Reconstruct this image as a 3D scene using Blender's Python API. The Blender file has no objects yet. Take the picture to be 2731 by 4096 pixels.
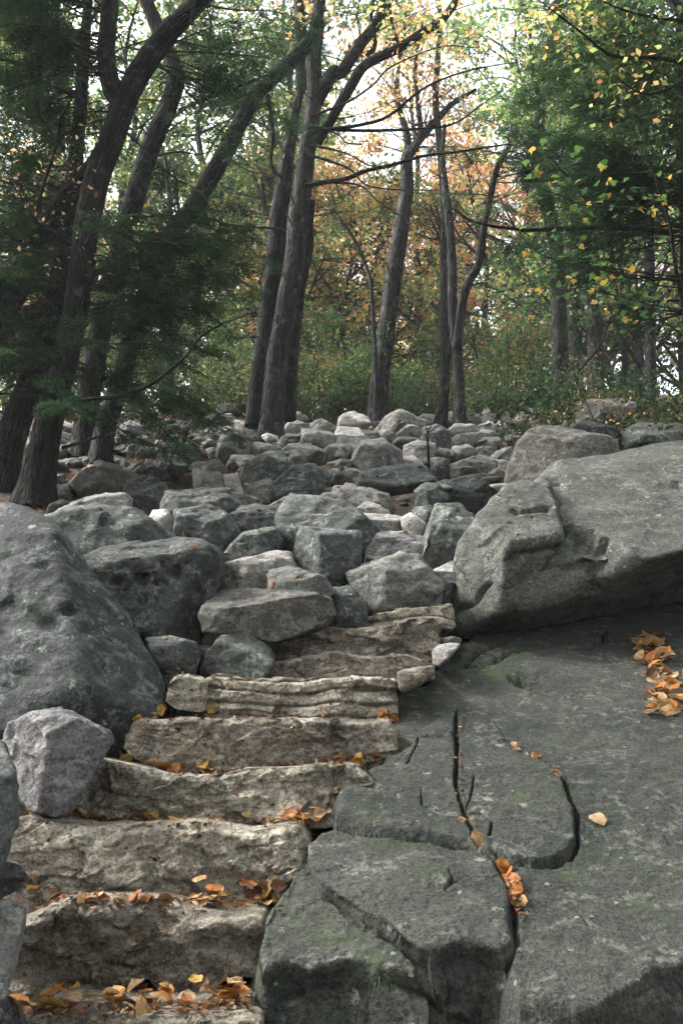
import bpy, bmesh, math, random
import numpy as np
from mathutils import Vector, Matrix
from mathutils.bvhtree import BVHTree

# ------------------------------------------------------------------ camera, sky, sun, exposure
scene = bpy.context.scene
COL = scene.collection
EYE = 1.6                      # eye height above the stair foot the photographer stands on
LENS = 35.0
PITCH = math.radians(12.8)
cam_data = bpy.data.cameras.new('camera')
cam_data.sensor_fit = 'VERTICAL'; cam_data.sensor_height = 36.0; cam_data.sensor_width = 24.0
cam_data.lens = LENS; cam_data.clip_start = 0.05; cam_data.clip_end = 2000
cam = bpy.data.objects.new('camera', cam_data); COL.objects.link(cam)
cam.location = (0, 0, EYE); cam.rotation_euler = (math.pi/2 + PITCH, 0, 0)
scene.camera = cam

SUN_EL, SUN_AZ = math.radians(46), math.radians(288)     # azimuth from +Y (up the hill) towards +X
world = bpy.data.worlds.new('World'); scene.world = world; world.use_nodes = True
wn = world.node_tree; wn.nodes.clear()
wo = wn.nodes.new('ShaderNodeOutputWorld'); wb = wn.nodes.new('ShaderNodeBackground')
sky = wn.nodes.new('ShaderNodeTexSky'); sky.sky_type = 'NISHITA'; sky.sun_disc = False
sky.sun_elevation = SUN_EL; sky.sun_rotation = SUN_AZ
sky.air_density = 1.0; sky.dust_density = 6.0; sky.ozone_density = 1.0
hs = wn.nodes.new('ShaderNodeHueSaturation'); hs.inputs['Saturation'].default_value = 0.22
wn.links.new(sky.outputs[0], hs.inputs['Color']); wn.links.new(hs.outputs[0], wb.inputs[0])
wb.inputs[1].default_value = 0.15
wn.links.new(wb.outputs[0], wo.inputs[0])
sd = bpy.data.lights.new('sun', 'SUN'); sd.energy = 1.9; sd.angle = math.radians(12); sd.color = (1.0, 0.96, 0.9)
sun = bpy.data.objects.new('sun', sd); COL.objects.link(sun)
sv = Vector((math.sin(SUN_AZ)*math.cos(SUN_EL), math.cos(SUN_AZ)*math.cos(SUN_EL), math.sin(SUN_EL)))
sun.rotation_euler = sv.to_track_quat('Z', 'Y').to_euler(); sun.location = (0, 0, 30)
scene.view_settings.view_transform = 'Standard'; scene.view_settings.look = 'None'
scene.view_settings.exposure = 2.3; scene.view_settings.gamma = 1.0
scene.view_settings.use_curve_mapping = False
scene.render.engine = 'CYCLES'
cy = scene.cycles
cy.max_bounces = 6; cy.diffuse_bounces = 3; cy.glossy_bounces = 2; cy.transmission_bounces = 4; cy.transparent_max_bounces = 4
cy.use_denoising = True
cy.caustics_reflective = False; cy.caustics_refractive = False

# ------------------------------------------------------------------ camera geometry helpers
F = 4096*LENS/36.0
CP, SP = math.cos(PITCH), math.sin(PITCH)
FR = {'S': (0, 0, 1.0), 'R1': (0, 1900, 1.12), 'R2': (1331, 1900, 1.12), 'R3': (0, 2900, 1.12), 'R4': (1331, 2900, 1.12),
      'R5': (600, 1600, 1.0453), 'T1': (0, 0, 1.12), 'T2': (1331, 0, 1.12), 'T3': (0, 1000, 1.12), 'T4': (1331, 1000, 1.12),
      'Q1': (0, 1600, 2.24), 'Q2': (1900, 1500, 1.887), 'Q3': (900, 2300, 1.568), 'Q4': (1900, 700, 1.887)}
def S(fr, pts):
    ox, oy, k = FR[fr]
    return np.array([(ox + u/k, oy + v/k) for u, v in pts], float)
def ray(p):
    p = np.asarray(p, float)
    xc = (p[..., 0]-1365.5)/F; yc = (2048-p[..., 1])/F
    return np.stack([xc, CP - yc*SP, SP + yc*CP], -1)
def P(p, y):
    d = ray(p); y = np.asarray(y, float)
    return d*(y/d[..., 1])[..., None] + np.array([0, 0, EYE])
def on_plane(p, z0, a, b=0.0):            # z = EYE + z0 + a*y + b*x
    d = ray(p); t = z0/(d[..., 2] - a*d[..., 1] - b*d[..., 0])
    return d*t[..., None] + np.array([0, 0, EYE])
def rock_depth(sy):
    d = ray(np.array([1365.5, sy])); m = d[2]/d[1]
    return 1.92/max(0.44-m, 0.1)

# ------------------------------------------------------------------ noise
_rng = np.random.default_rng(7)
_perm = _rng.permutation(256); _perm = np.concatenate([_perm, _perm, _perm])
_grad = _rng.normal(size=(256, 3)); _grad /= np.linalg.norm(_grad, axis=1)[:, None]
def perlin(p):
    p = np.asarray(p, float); i = np.floor(p).astype(int); f = p-i; i &= 255
    u = f*f*f*(f*(f*6-15)+10); out = 0
    for dx in (0, 1):
        wx = u[:, 0] if dx else 1-u[:, 0]
        for dy in (0, 1):
            wy = u[:, 1] if dy else 1-u[:, 1]
            for dz in (0, 1):
                wz = u[:, 2] if dz else 1-u[:, 2]
                h = _perm[_perm[_perm[(i[:, 0]+dx) & 255]+((i[:, 1]+dy) & 255)]+((i[:, 2]+dz) & 255)]
                g = _grad[h]
                out = out + wx*wy*wz*(g[:, 0]*(f[:, 0]-dx)+g[:, 1]*(f[:, 1]-dy)+g[:, 2]*(f[:, 2]-dz))
    return out*1.6
def fbm(p, o=4, gain=0.5):
    s = 0; a = 1.0
    for k in range(o):
        s = s + a*perlin(p*(2.03**k)+k*17.3); a *= gain
    return s
def ridged(p, o=3):
    s = 0; a = 1.0
    for k in range(o):
        s = s + a*(1-2*np.abs(perlin(p*(2.03**k)+k*9.1))); a *= 0.5
    return s
def facets(p, n, seed, bias=1.0):
    """fracture relief: every cell of a random partition is its own tilted plane"""
    rs = np.random.RandomState(seed); lo, hi = p.min(0), p.max(0); c = lo+rs.uniform(size=(n, 3))*(hi-lo)
    q = p+0.10*np.median(hi-lo)*np.stack([perlin(p*3/np.median(hi-lo)+k*11.1+seed % 50) for k in range(3)], 1)
    best = np.full(len(p), 1e9); idx = np.zeros(len(p), int)
    for i in range(n):
        d = ((q-c[i])**2).sum(1); m = d < best; best[m] = d[m]; idx[m] = i
    t = rs.normal(size=(n, 3)); off = rs.uniform(-1, 1, n); ext = hi-lo; ext = ext[ext > 1e-6]; sc = (np.prod(ext)/n)**(1/len(ext))
    return (t[idx]*(p-c[idx])).sum(1)/sc*0.5*bias+0.45*off[idx]
def smooth(e0, e1, x):
    t = np.clip((x-e0)/(e1-e0), 0, 1); return t*t*(3-2*t)

# ------------------------------------------------------------------ object helpers
def mesh_from(name, verts, faces, mat, col=None, tc=None, smooth_shade=True):
    """faces: (N,3) or (N,4) int array."""
    me = bpy.data.meshes.new(name)
    v = np.asarray(verts, np.float32); f = np.asarray(faces, np.int32); n = f.shape[1]
    me.vertices.add(len(v)); me.vertices.foreach_set('co', v.ravel())
    me.loops.add(f.size); me.loops.foreach_set('vertex_index', f.ravel())
    me.polygons.add(len(f)); me.polygons.foreach_set('loop_start', np.arange(0, f.size, n, dtype=np.int32))
    me.update(calc_edges=True)
    if smooth_shade: me.polygons.foreach_set('use_smooth', np.ones(len(f), bool))
    if col is not None:
        a = me.color_attributes.new('Col', 'FLOAT_COLOR', 'POINT')
        c = np.ones((len(v), 4), np.float32); c[:, :3] = col; a.data.foreach_set('color', c.ravel())
    if tc is not None:
        a = me.attributes.new('bark', 'FLOAT_VECTOR', 'POINT'); a.data.foreach_set('vector', np.asarray(tc, np.float32).ravel())
    me.materials.append(mat)
    return me
def link(name, data, parent=None, loc=(0, 0, 0)):
    o = bpy.data.objects.new(name, data); COL.objects.link(o); o.location = loc
    if parent is not None: o.parent = parent
    return o
def tag(o, label=None, cat=None, group=None, kind=None):
    if label: o['label'] = label
    if cat: o['category'] = cat
    if group: o['group'] = group
    if kind: o['kind'] = kind
    return o
def solid(name, verts, faces, mat, label=None, cat=None, group=None, kind=None, parent=None, **kw):
    """one mesh object whose origin sits at its base."""
    v = np.asarray(verts, float)
    if parent is None:
        o0 = np.array([v[:, 0].mean(), v[:, 1].mean(), v[:, 2].min()])
    else:
        o0 = np.array(parent['_o']) if '_o' in parent else np.array(parent.location)
    me = mesh_from(name, v-o0, faces, mat, **kw)
    o = link(name, me, parent, tuple(o0) if parent is None else (0, 0, 0))
    return tag(o, label, cat, group, kind)
def root(name, base, label, cat, group=None):
    o = link(name, None, None, tuple(base)); o.empty_display_size = 0.2
    return tag(o, label, cat, group)

# ------------------------------------------------------------------ materials
class NT:
    def __init__(s, name):
        s.m = bpy.data.materials.new(name); s.m.use_nodes = True; s.t = s.m.node_tree; s.t.nodes.clear()
    def n(s, kind, **kw):
        n = s.t.nodes.new('ShaderNode'+kind)
        for k, v in kw.items():
            if k.startswith('i_'): n.inputs[k[2:].replace('_', ' ')].default_value = v
            else: setattr(n, k, v)
        return n
    def l(s, a, b): s.t.links.new(a, b)
    def noise(s, vec, scale, detail=4, rough=0.55, dist=0.0):
        n = s.n('TexNoise'); n.inputs['Scale'].default_value = scale; n.inputs['Detail'].default_value = detail
        n.inputs['Roughness'].default_value = rough; n.inputs['Distortion'].default_value = dist
        s.l(vec, n.inputs['Vector']); return n.outputs[0]
    def ramp(s, fac, a, b, va=0.0, vb=1.0):
        n = s.n('MapRange', interpolation_type='SMOOTHSTEP'); s.l(fac, n.inputs[0])
        for i, v in enumerate((a, b, va, vb)): n.inputs[i+1].default_value = v
        return n.outputs[0]
    def math(s, op, a, b):
        n = s.n('Math', operation=op)
        for i, x in enumerate((a, b)):
            if hasattr(x, 'is_linked'): s.l(x, n.inputs[i])
            else: n.inputs[i].default_value = x
        return n.outputs[0]
    def mix(s, fac, a, b, blend='MIX'):
        n = s.n('Mix', data_type='RGBA', blend_type=blend)
        for i, x in ((0, fac), (6, a), (7, b)):
            if hasattr(x, 'is_linked'): s.l(x, n.inputs[i])
            else: n.inputs[i].default_value = x if i == 0 else (*x, 1.0)
        return n.outputs[2]
    def map(s, vec, scale, rot=(0, 0, 0)):
        n = s.n('Mapping'); n.inputs['Scale'].default_value = scale; n.inputs['Rotation'].default_value = rot
        s.l(vec, n.inputs[0]); return n.outputs[0]
    def bump(s, h, strength, dist, prev=None):
        n = s.n('Bump'); n.inputs['Strength'].default_value = strength; n.inputs['Distance'].default_value = dist
        s.l(h, n.inputs['Height'])
        if prev is not None: s.l(prev, n.inputs['Normal'])
        return n.outputs[0]
    def out(s, sh):
        o = s.n('OutputMaterial'); s.l(sh, o.inputs[0]); return s.m

def rock_mat(name, dark, mid, light, lichen=(0.36, 0.39, 0.33), lichen_amt=0.5, stain=None, stain_amt=0.0, moss=0.0,
             strata=False, rough=0.85, fine=1.0, vary=0.25, bumpk=1.0, medmix=0.85, grain=0.45, spots=0.0):
    t = NT(name); g = t.n('NewGeometry'); oi = t.n('ObjectInfo')
    vec = g.outputs['Position']
    off = t.n('VectorMath', operation='SCALE'); comb = t.n('CombineXYZ')
    for i in range(3): t.l(oi.outputs['Random'], comb.inputs[i])
    t.l(comb.outputs[0], off.inputs[0]); off.inputs['Scale'].default_value = 31.0
    add = t.n('VectorMath', operation='ADD'); t.l(vec, add.inputs[0]); t.l(off.outputs[0], add.inputs[1]); vec = add.outputs[0]
    lay = t.map(vec, (1.0, 1.0, 2.0) if strata else (1, 1, 1.5), (0.12, -0.1, 0))
    big = t.noise(lay, 2.3, 5, 0.6, 0.4)
    med = t.noise(lay, 11*fine, 6, 0.68, 0.2)
    fin = t.noise(vec, 46*fine, 5, 0.7)
    spk = t.noise(vec, 150*fine, 2, 0.6)
    c = t.mix(t.ramp(big, 0.36, 0.62), dark, mid)
    c = t.mix(t.math('MULTIPLY', t.ramp(med, 0.47, 0.62), medmix), c, light)
    c = t.mix(t.math('MULTIPLY', t.ramp(fin, 0.5, 0.36), 0.65), c, tuple(x*0.40 for x in dark))
    c = t.mix(t.math('MULTIPLY', t.ramp(spk, 0.54, 0.64), grain), c, light)
    gr2 = t.noise(vec, 78*fine, 3, 0.75); c = t.mix(t.math('MULTIPLY', t.ramp(gr2, 0.50, 0.40), grain), c, tuple(x*0.35 for x in dark))
    if stain:
        sn = t.noise(t.map(vec, (1.6, 1.6, 2.2)), 3.1, 5, 0.65, 0.8)
        sg = t.math('MULTIPLY', t.ramp(sn, 0.475, 0.60), t.ramp(fin, 0.62, 0.42, 0.35, 1.0))
        c = t.mix(t.math('MULTIPLY', sg, stain_amt), c, stain)
    if lichen_amt:
        ln = t.noise(vec, 6.5, 3, 0.6, 1.2); l2 = t.noise(vec, 34, 4, 0.7)
        lf = t.math('MULTIPLY', t.ramp(ln, 0.50, 0.64), t.ramp(l2, 0.47, 0.56))
        c = t.mix(t.math('MULTIPLY', lf, lichen_amt), c, lichen)
        sp = t.noise(vec, 13, 6, 0.72, 0.9)
        c = t.mix(t.math('MULTIPLY', t.ramp(sp, 0.665, 0.70), min(1, lichen_amt*1.1)), c, tuple(min(0.6, x*1.25) for x in lichen))
    if spots:                                      # crusty lichen discs, a centimetre or three across
        for sca, thr in ((9.0, 0.16), (21.0, 0.17)):
            vo = t.n('TexVoronoi'); vo.inputs['Scale'].default_value = sca; t.l(vec, vo.inputs['Vector'])
            sx = t.n('SeparateColor'); t.l(vo.outputs['Color'], sx.inputs[0])
            dist = t.math('ADD', vo.outputs['Distance'], t.math('MULTIPLY', t.math('SUBTRACT', fin, 0.5), 0.8))
            fsp = t.math('MULTIPLY', t.ramp(dist, thr, thr-0.06), t.ramp(sx.outputs[0], 0.82, 0.85))
            c = t.mix(t.math('MULTIPLY', fsp, spots), c, (0.40, 0.42, 0.35))
    if moss:
        mn = t.noise(vec, 3.3, 5, 0.65, 0.5)
        c = t.mix(t.math('MULTIPLY', t.ramp(mn, 0.52, 0.70), moss), c, (0.045, 0.065, 0.018))
    br = t.n('HueSaturation'); t.l(c, br.inputs['Color']); br.inputs['Saturation'].default_value = 1.0
    t.l(t.ramp(oi.outputs['Random'], 0, 1, 1-vary, 1+vary), br.inputs['Value'])
    b = t.bump(big, 0.5*bumpk, 0.05); b = t.bump(med, 0.75*bumpk, 0.022, b); b = t.bump(fin, 0.8*bumpk, 0.008, b); b = t.bump(spk, 0.45*bumpk, 0.0025, b)
    p = t.n('BsdfPrincipled'); t.l(br.outputs[0], p.inputs['Base Color']); p.inputs['Roughness'].default_value = rough
    p.inputs['Specular IOR Level'].default_value = 0.3; t.l(b, p.inputs['Normal'])
    return t.out(p.outputs[0])

M = {}
M['dark'] = rock_mat('dark_lichened_stone', (0.031, 0.035, 0.033), (0.064, 0.070, 0.067), (0.132, 0.141, 0.134), (0.30, 0.34, 0.29), 0.55, moss=0.3)
M['mid'] = rock_mat('grey_stone', (0.086, 0.090, 0.084), (0.168, 0.169, 0.158), (0.286, 0.281, 0.254), (0.36, 0.37, 0.32), 0.3)
M['pale'] = rock_mat('pale_stone', (0.255, 0.241, 0.223), (0.414, 0.395, 0.369), (0.555, 0.534, 0.499), (0.5, 0.48, 0.42), 0.1, stain=(0.13, 0.12, 0.10), stain_amt=0.45)
M['granite'] = rock_mat('mottled_granite', (0.102, 0.100, 0.102), (0.204, 0.199, 0.202), (0.366, 0.355, 0.358), (0.40, 0.40, 0.37), 0.3, bumpk=1.3)
M['brown'] = rock_mat('brownish_stone', (0.053, 0.049, 0.043), (0.112, 0.107, 0.096), (0.205, 0.198, 0.182), (0.30, 0.31, 0.27), 0.4)
M['slab'] = rock_mat('slab_stone', (0.029, 0.035, 0.029), (0.056, 0.060, 0.051), (0.092, 0.096, 0.082), (0.34, 0.35, 0.30), 0.30, moss=0.45, vary=0.06, medmix=0.55, bumpk=1.6, grain=0.7, spots=0.5)
M['overhang'] = rock_mat('overhanging_boulder_stone', (0.060, 0.066, 0.058), (0.105, 0.112, 0.098), (0.175, 0.180, 0.158), (0.38, 0.39, 0.34), 0.35, moss=0.25, vary=0.03, medmix=0.6, bumpk=1.6, grain=0.65, spots=0.7)
M['lichen'] = rock_mat('lichen_crusted_boulder', (0.020, 0.025, 0.025), (0.044, 0.050, 0.050), (0.112, 0.119, 0.116), (0.30, 0.33, 0.31), 0.42, moss=0.15, vary=0.08, bumpk=1.6, spots=0.7)
M['step'] = rock_mat('quarried_step_stone', (0.191, 0.167, 0.130), (0.392, 0.349, 0.276), (0.633, 0.581, 0.472), (0.46, 0.46, 0.38), 0.35, stain=(0.050, 0.043, 0.032), stain_amt=0.75, strata=True, vary=0.12, bumpk=1.6, grain=0.55)
M['stepdark'] = rock_mat('dark_step_stone', (0.109, 0.094, 0.074), (0.228, 0.198, 0.157), (0.436, 0.387, 0.308), (0.36, 0.35, 0.30), 0.25, stain=(0.030, 0.024, 0.018), stain_amt=0.7, strata=True, vary=0.12, bumpk=1.6, grain=0.55)

def bark_mat(name, dark, light, lichen=(0.20, 0.23, 0.21), lich=0.35):
    t = NT(name); a = t.n('Attribute', attribute_name='bark'); v = a.outputs['Vector']
    n0 = t.noise(t.map(v, (1, 1, 0.5)), 30, 5, 0.65, 0.8); n1 = t.noise(v, 9, 5, 0.6, 0.4); n2 = t.noise(v, 70, 4, 0.65)
    vo = t.n('TexVoronoi', feature='DISTANCE_TO_EDGE'); vo.inputs['Scale'].default_value = 26; vo.inputs['Randomness'].default_value = 1.0; t.l(t.map(v, (1, 1, 0.45)), vo.inputs['Vector'])
    g = t.n('NewGeometry')
    pl = t.noise(g.outputs['Position'], 5.5, 5, 0.65, 0.4)
    c = t.mix(t.ramp(n0, 0.35, 0.65), dark, light)
    c = t.mix(t.math('MULTIPLY', t.ramp(vo.outputs[0], 0.12, 0.0), 0.7), c, tuple(x*0.4 for x in dark))
    c = t.mix(t.math('MULTIPLY', t.math('MULTIPLY', t.ramp(pl, 0.5, 0.68), t.ramp(n2, 0.42, 0.6)), lich), c, lichen)
    b = t.bump(t.ramp(vo.outputs[0], 0.0, 0.22), 1.0, 0.035); b = t.bump(n0, 0.9, 0.015, b); b = t.bump(n2, 0.6, 0.005, b)
    p = t.n('BsdfPrincipled'); t.l(c, p.inputs['Base Color']); p.inputs['Roughness'].default_value = 0.9
    p.inputs['Specular IOR Level'].default_value = 0.2; t.l(b, p.inputs['Normal'])
    return t.out(p.outputs[0])
M['bark'] = bark_mat('dark_furrowed_bark', (0.009, 0.009, 0.008), (0.026, 0.026, 0.023))
M['bark_grey'] = bark_mat('grey_bark', (0.015, 0.015, 0.014), (0.044, 0.044, 0.040), (0.26, 0.28, 0.25), 0.5)
M['bark_black'] = bark_mat('blackish_bark', (0.010, 0.010, 0.009), (0.030, 0.029, 0.026), (0.16, 0.19, 0.18), 0.4)
M['twig'] = bark_mat('twig_bark', (0.028, 0.025, 0.021), (0.07, 0.063, 0.053), lich=0.15)

def leaf_mat(name, trans=0.58, rough=0.55, grain=0.25, spec=0.25):
    t = NT(name); a = t.n('Attribute', attribute_name='Col'); g = t.n('NewGeometry')
    n = t.noise(g.outputs['Position'], 60, 3, 0.6)
    c = t.mix(t.math('MULTIPLY', t.ramp(n, 0.55, 0.35), grain), a.outputs['Color'], (0.02, 0.015, 0.008))
    p = t.n('BsdfPrincipled'); t.l(c, p.inputs['Base Color']); p.inputs['Roughness'].default_value = rough; p.inputs['Specular IOR Level'].default_value = spec
    tr = t.n('BsdfTranslucent'); t.l(c, tr.inputs[0])
    mx = t.n('MixShader'); mx.inputs[0].default_value = trans; t.l(p.outputs[0], mx.inputs[1]); t.l(tr.outputs[0], mx.inputs[2])
    return t.out(mx.outputs[0])
M['leaf'] = leaf_mat('leaf'); M['needle'] = leaf_mat('needle', 0.25, 0.8, 0.0, 0.0); M['dry_leaf'] = leaf_mat('dry_leaf', 0.25, 0.6, 0.4)

def ground_mat():
    t = NT('forest_soil'); g = t.n('NewGeometry'); v = g.outputs['Position']
    a = t.noise(v, 1.2, 6, 0.6); b = t.noise(v, 14, 6, 0.7); f = t.noise(v, 60, 4, 0.7)
    c = t.mix(t.ramp(a, 0.4, 0.6), (0.030, 0.022, 0.014), (0.07, 0.045, 0.024))
    c = t.mix(t.ramp(b, 0.5, 0.65), c, (0.13, 0.075, 0.035))
    c = t.mix(t.math('MULTIPLY', t.ramp(f, 0.5, 0.3), 0.6), c, (0.012, 0.010, 0.007))
    bm = t.bump(b, 0.9, 0.05); bm = t.bump(f, 0.8, 0.012, bm)
    p = t.n('BsdfPrincipled'); t.l(c, p.inputs['Base Color']); p.inputs['Roughness'].default_value = 0.95; t.l(bm, p.inputs['Normal'])
    return t.out(p.outputs[0])
M['ground'] = ground_mat()

# ------------------------------------------------------------------ the hillside
ZK = np.array([(-40, -12), (-6, -3.0), (0, -1.75), (2.6, -1.25), (5.5, 0.22), (8, 1.42), (17.5, 5.66), (22, 6.6), (30, 7.4), (60, 9.0), (130, 11.0), (420, 14.0)], float)
def ground_z(x, y):
    x = np.asarray(x, float); y = np.asarray(y, float)
    z = np.interp(y, ZK[:, 0], ZK[:, 1])
    z = z + 0.16*smooth(-0.9, -2.0, x)*smooth(7, 9, y)*smooth(40, 18, y) + 0.5*smooth(2.0, 4.5, x)*smooth(5, 9, y)
    q = np.stack([x*0.35, y*0.35, x*0+3.3], -1).reshape(-1, 3)
    return EYE + z + (0.10*fbm(q, 4)).reshape(x.shape)
xs = np.concatenate([np.linspace(-120, -14, 14), np.linspace(-12, 12, 161), np.linspace(14, 120, 14)])
ys = np.concatenate([np.linspace(-30, -2, 12), np.linspace(-1, 24, 170), np.linspace(25, 60, 40), np.linspace(66, 240, 20)])
gx, gy = np.meshgrid(xs, ys); gz = ground_z(gx, gy)
nx, ny = len(xs), len(ys); ii = np.arange(nx*ny).reshape(ny, nx)
gf = np.stack([ii[:-1, :-1], ii[:-1, 1:], ii[1:, 1:], ii[1:, :-1]], -1).reshape(-1, 4)
gme = mesh_from('ground', np.stack([gx, gy, gz], -1).reshape(-1, 3), gf, M['ground'])
tag(link('ground', gme), 'steep woodland slope of dark soil and leaf litter', kind='structure')
# ------------------------------------------------------------------ boulders
_ico = {}
def ico(sub):
    if sub not in _ico:
        bm = bmesh.new(); bmesh.ops.create_icosphere(bm, subdivisions=sub, radius=1.0)
        v = np.array([x.co[:] for x in bm.verts]); f = np.array([[a.index for a in q.verts] for q in bm.faces]); bm.free()
        v /= np.linalg.norm(v, axis=1)[:, None]; _ico[sub] = (v, f)
    return _ico[sub]
def hull_planes(pts, merge=0.85):
    bm = bmesh.new()
    for p in pts: bm.verts.new(p)
    r = bmesh.ops.convex_hull(bm, input=bm.verts)
    pts = np.asarray(pts); c = pts.mean(0); N, A = [], []
    for f in bm.faces:
        n = np.array(f.normal[:]); h = n @ (np.array(f.verts[0].co[:])-c); a = f.calc_area()
        if a < 1e-9: continue
        N.append(n if h > 0 else -n); A.append(a)
    bm.free(); N = np.array(N); A = np.array(A); left = list(np.argsort(-A)); NN = []
    while left:                                   # merge near-parallel facets into broad flat faces
        i = left[0]; m = [j for j in left if N[i] @ N[j] > merge]; v = (N[m]*A[m][:, None]).sum(0); NN.append(v/np.linalg.norm(v)); left = [j for j in left if j not in m]
    NN = np.array(NN); D = ((pts-c) @ NN.T).max(0)*0.965
    return c, NN, np.maximum(D, 1e-4)
def vnormals(v, f):
    n = np.zeros_like(v)
    for k in range(f.shape[1]-2):
        fn = np.cross(v[f[:, k+1]]-v[f[:, 0]], v[f[:, k+2]]-v[f[:, 0]])
        for j in (0, k+1, k+2):
            for ax in range(3): n[:, ax] += np.bincount(f[:, j], fn[:, ax], len(v))
    return n/np.maximum(np.linalg.norm(n, axis=1), 1e-12)[:, None]
BV_V, BV_F, _bvn = [], [], 0
def bv_add(v, f):
    global _bvn
    f = np.asarray(f)
    if f.shape[1] == 4: f = np.concatenate([f[:, :3], f[:, [0, 2, 3]]])
    BV_V.append(np.asarray(v, float)); BV_F.append(f+_bvn); _bvn += len(v)
def radial_rock(c, N, D, a, sub, seed, k, rough, s, nf=26, face=1.0):
    """star-shaped body bounded by planes n.(p-c)=d, with fractured and weathered relief"""
    v, f = ico(sub); d = v*a
    q = np.maximum((d @ N.T)/D[None, :], 1e-6); qm = q.max(1)
    r = 1.0/(qm*np.power(np.power(q/qm[:, None], k).sum(1), 1.0/k))
    w = c+d*r[:, None]; nrm = vnormals(w, f); o = np.random.RandomState(seed).uniform(0, 60, 3)
    e = 0.020*fbm(w/s*1.5+o, 2)+0.008*ridged(w/s*np.array([3.5, 3.5, 6.0])+o, 2)+0.011*fbm(w/s*9+o, 4)
    if sub >= 4: e = e+0.016*face*facets(w, nf, seed % 9973)
    return w+nrm*(s*rough*e)[:, None], f
def shape_rock(pts, sub, seed, k=16.0, rough=1.0, chips=7, merge=0.85):
    rs = np.random.RandomState(seed); pts = np.asarray(pts, float)
    c, N, D = hull_planes(pts, merge)
    size = np.ptp(pts, axis=0); s = float(np.median(size))
    for _ in range(chips):
        n = rs.normal(size=3); n[1] -= 0.7; n[2] += 0.25; n /= np.linalg.norm(n)
        h = ((pts-c) @ n).max()*rs.uniform(0.84, 0.97); N = np.vstack([N, n]); D = np.append(D, h)
    return radial_rock(c, N, D, size/2, sub, seed, k*8, rough, s)
def hull2d(p):
    p = sorted(map(tuple, p)); 
    def half(ps):
        h = []
        for q in ps:
            while len(h) > 1 and (h[-1][0]-h[-2][0])*(q[1]-h[-2][1])-(h[-1][1]-h[-2][1])*(q[0]-h[-2][0]) <= 0: h.pop()
            h.append(q)
        return h[:-1]
    return np.array(half(p)+half(p[::-1]))
def sdist(px, py, poly):
    """signed distance to polygon, positive inside"""
    n = len(poly); dmin = np.full(px.shape, 1e9); inside = np.zeros(px.shape, bool)
    for i in range(n):
        x0, y0 = poly[i]; x1, y1 = poly[(i+1) % n]; ex, ey = x1-x0, y1-y0
        t = np.clip(((px-x0)*ex+(py-y0)*ey)/(ex*ex+ey*ey+1e-12), 0, 1)
        dmin = np.minimum(dmin, (px-x0-t*ex)**2+(py-y0-t*ey)**2)
        c = ((y0 > py) != (y1 > py)) & (px < ex*(py-y0)/(ey+1e-12)+x0); inside ^= c
    return np.sqrt(dmin)*np.where(inside, 1, -1)
def pdist(px, py, line):
    d = np.full(px.shape, 1e9)
    for (x0, y0), (x1, y1) in zip(line[:-1], line[1:]):
        ex, ey = x1-x0, y1-y0; t = np.clip(((px-x0)*ex+(py-y0)*ey)/(ex*ex+ey*ey+1e-12), 0, 1)
        d = np.minimum(d, (px-x0-t*ex)**2+(py-y0-t*ey)**2)
    return np.sqrt(d)
ROCKS = []
GROUPS = {'f': 'boulders in the rubble field', 'h': 'large boulders beside the steps', 'c': 'boulders along the crest'}
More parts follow.
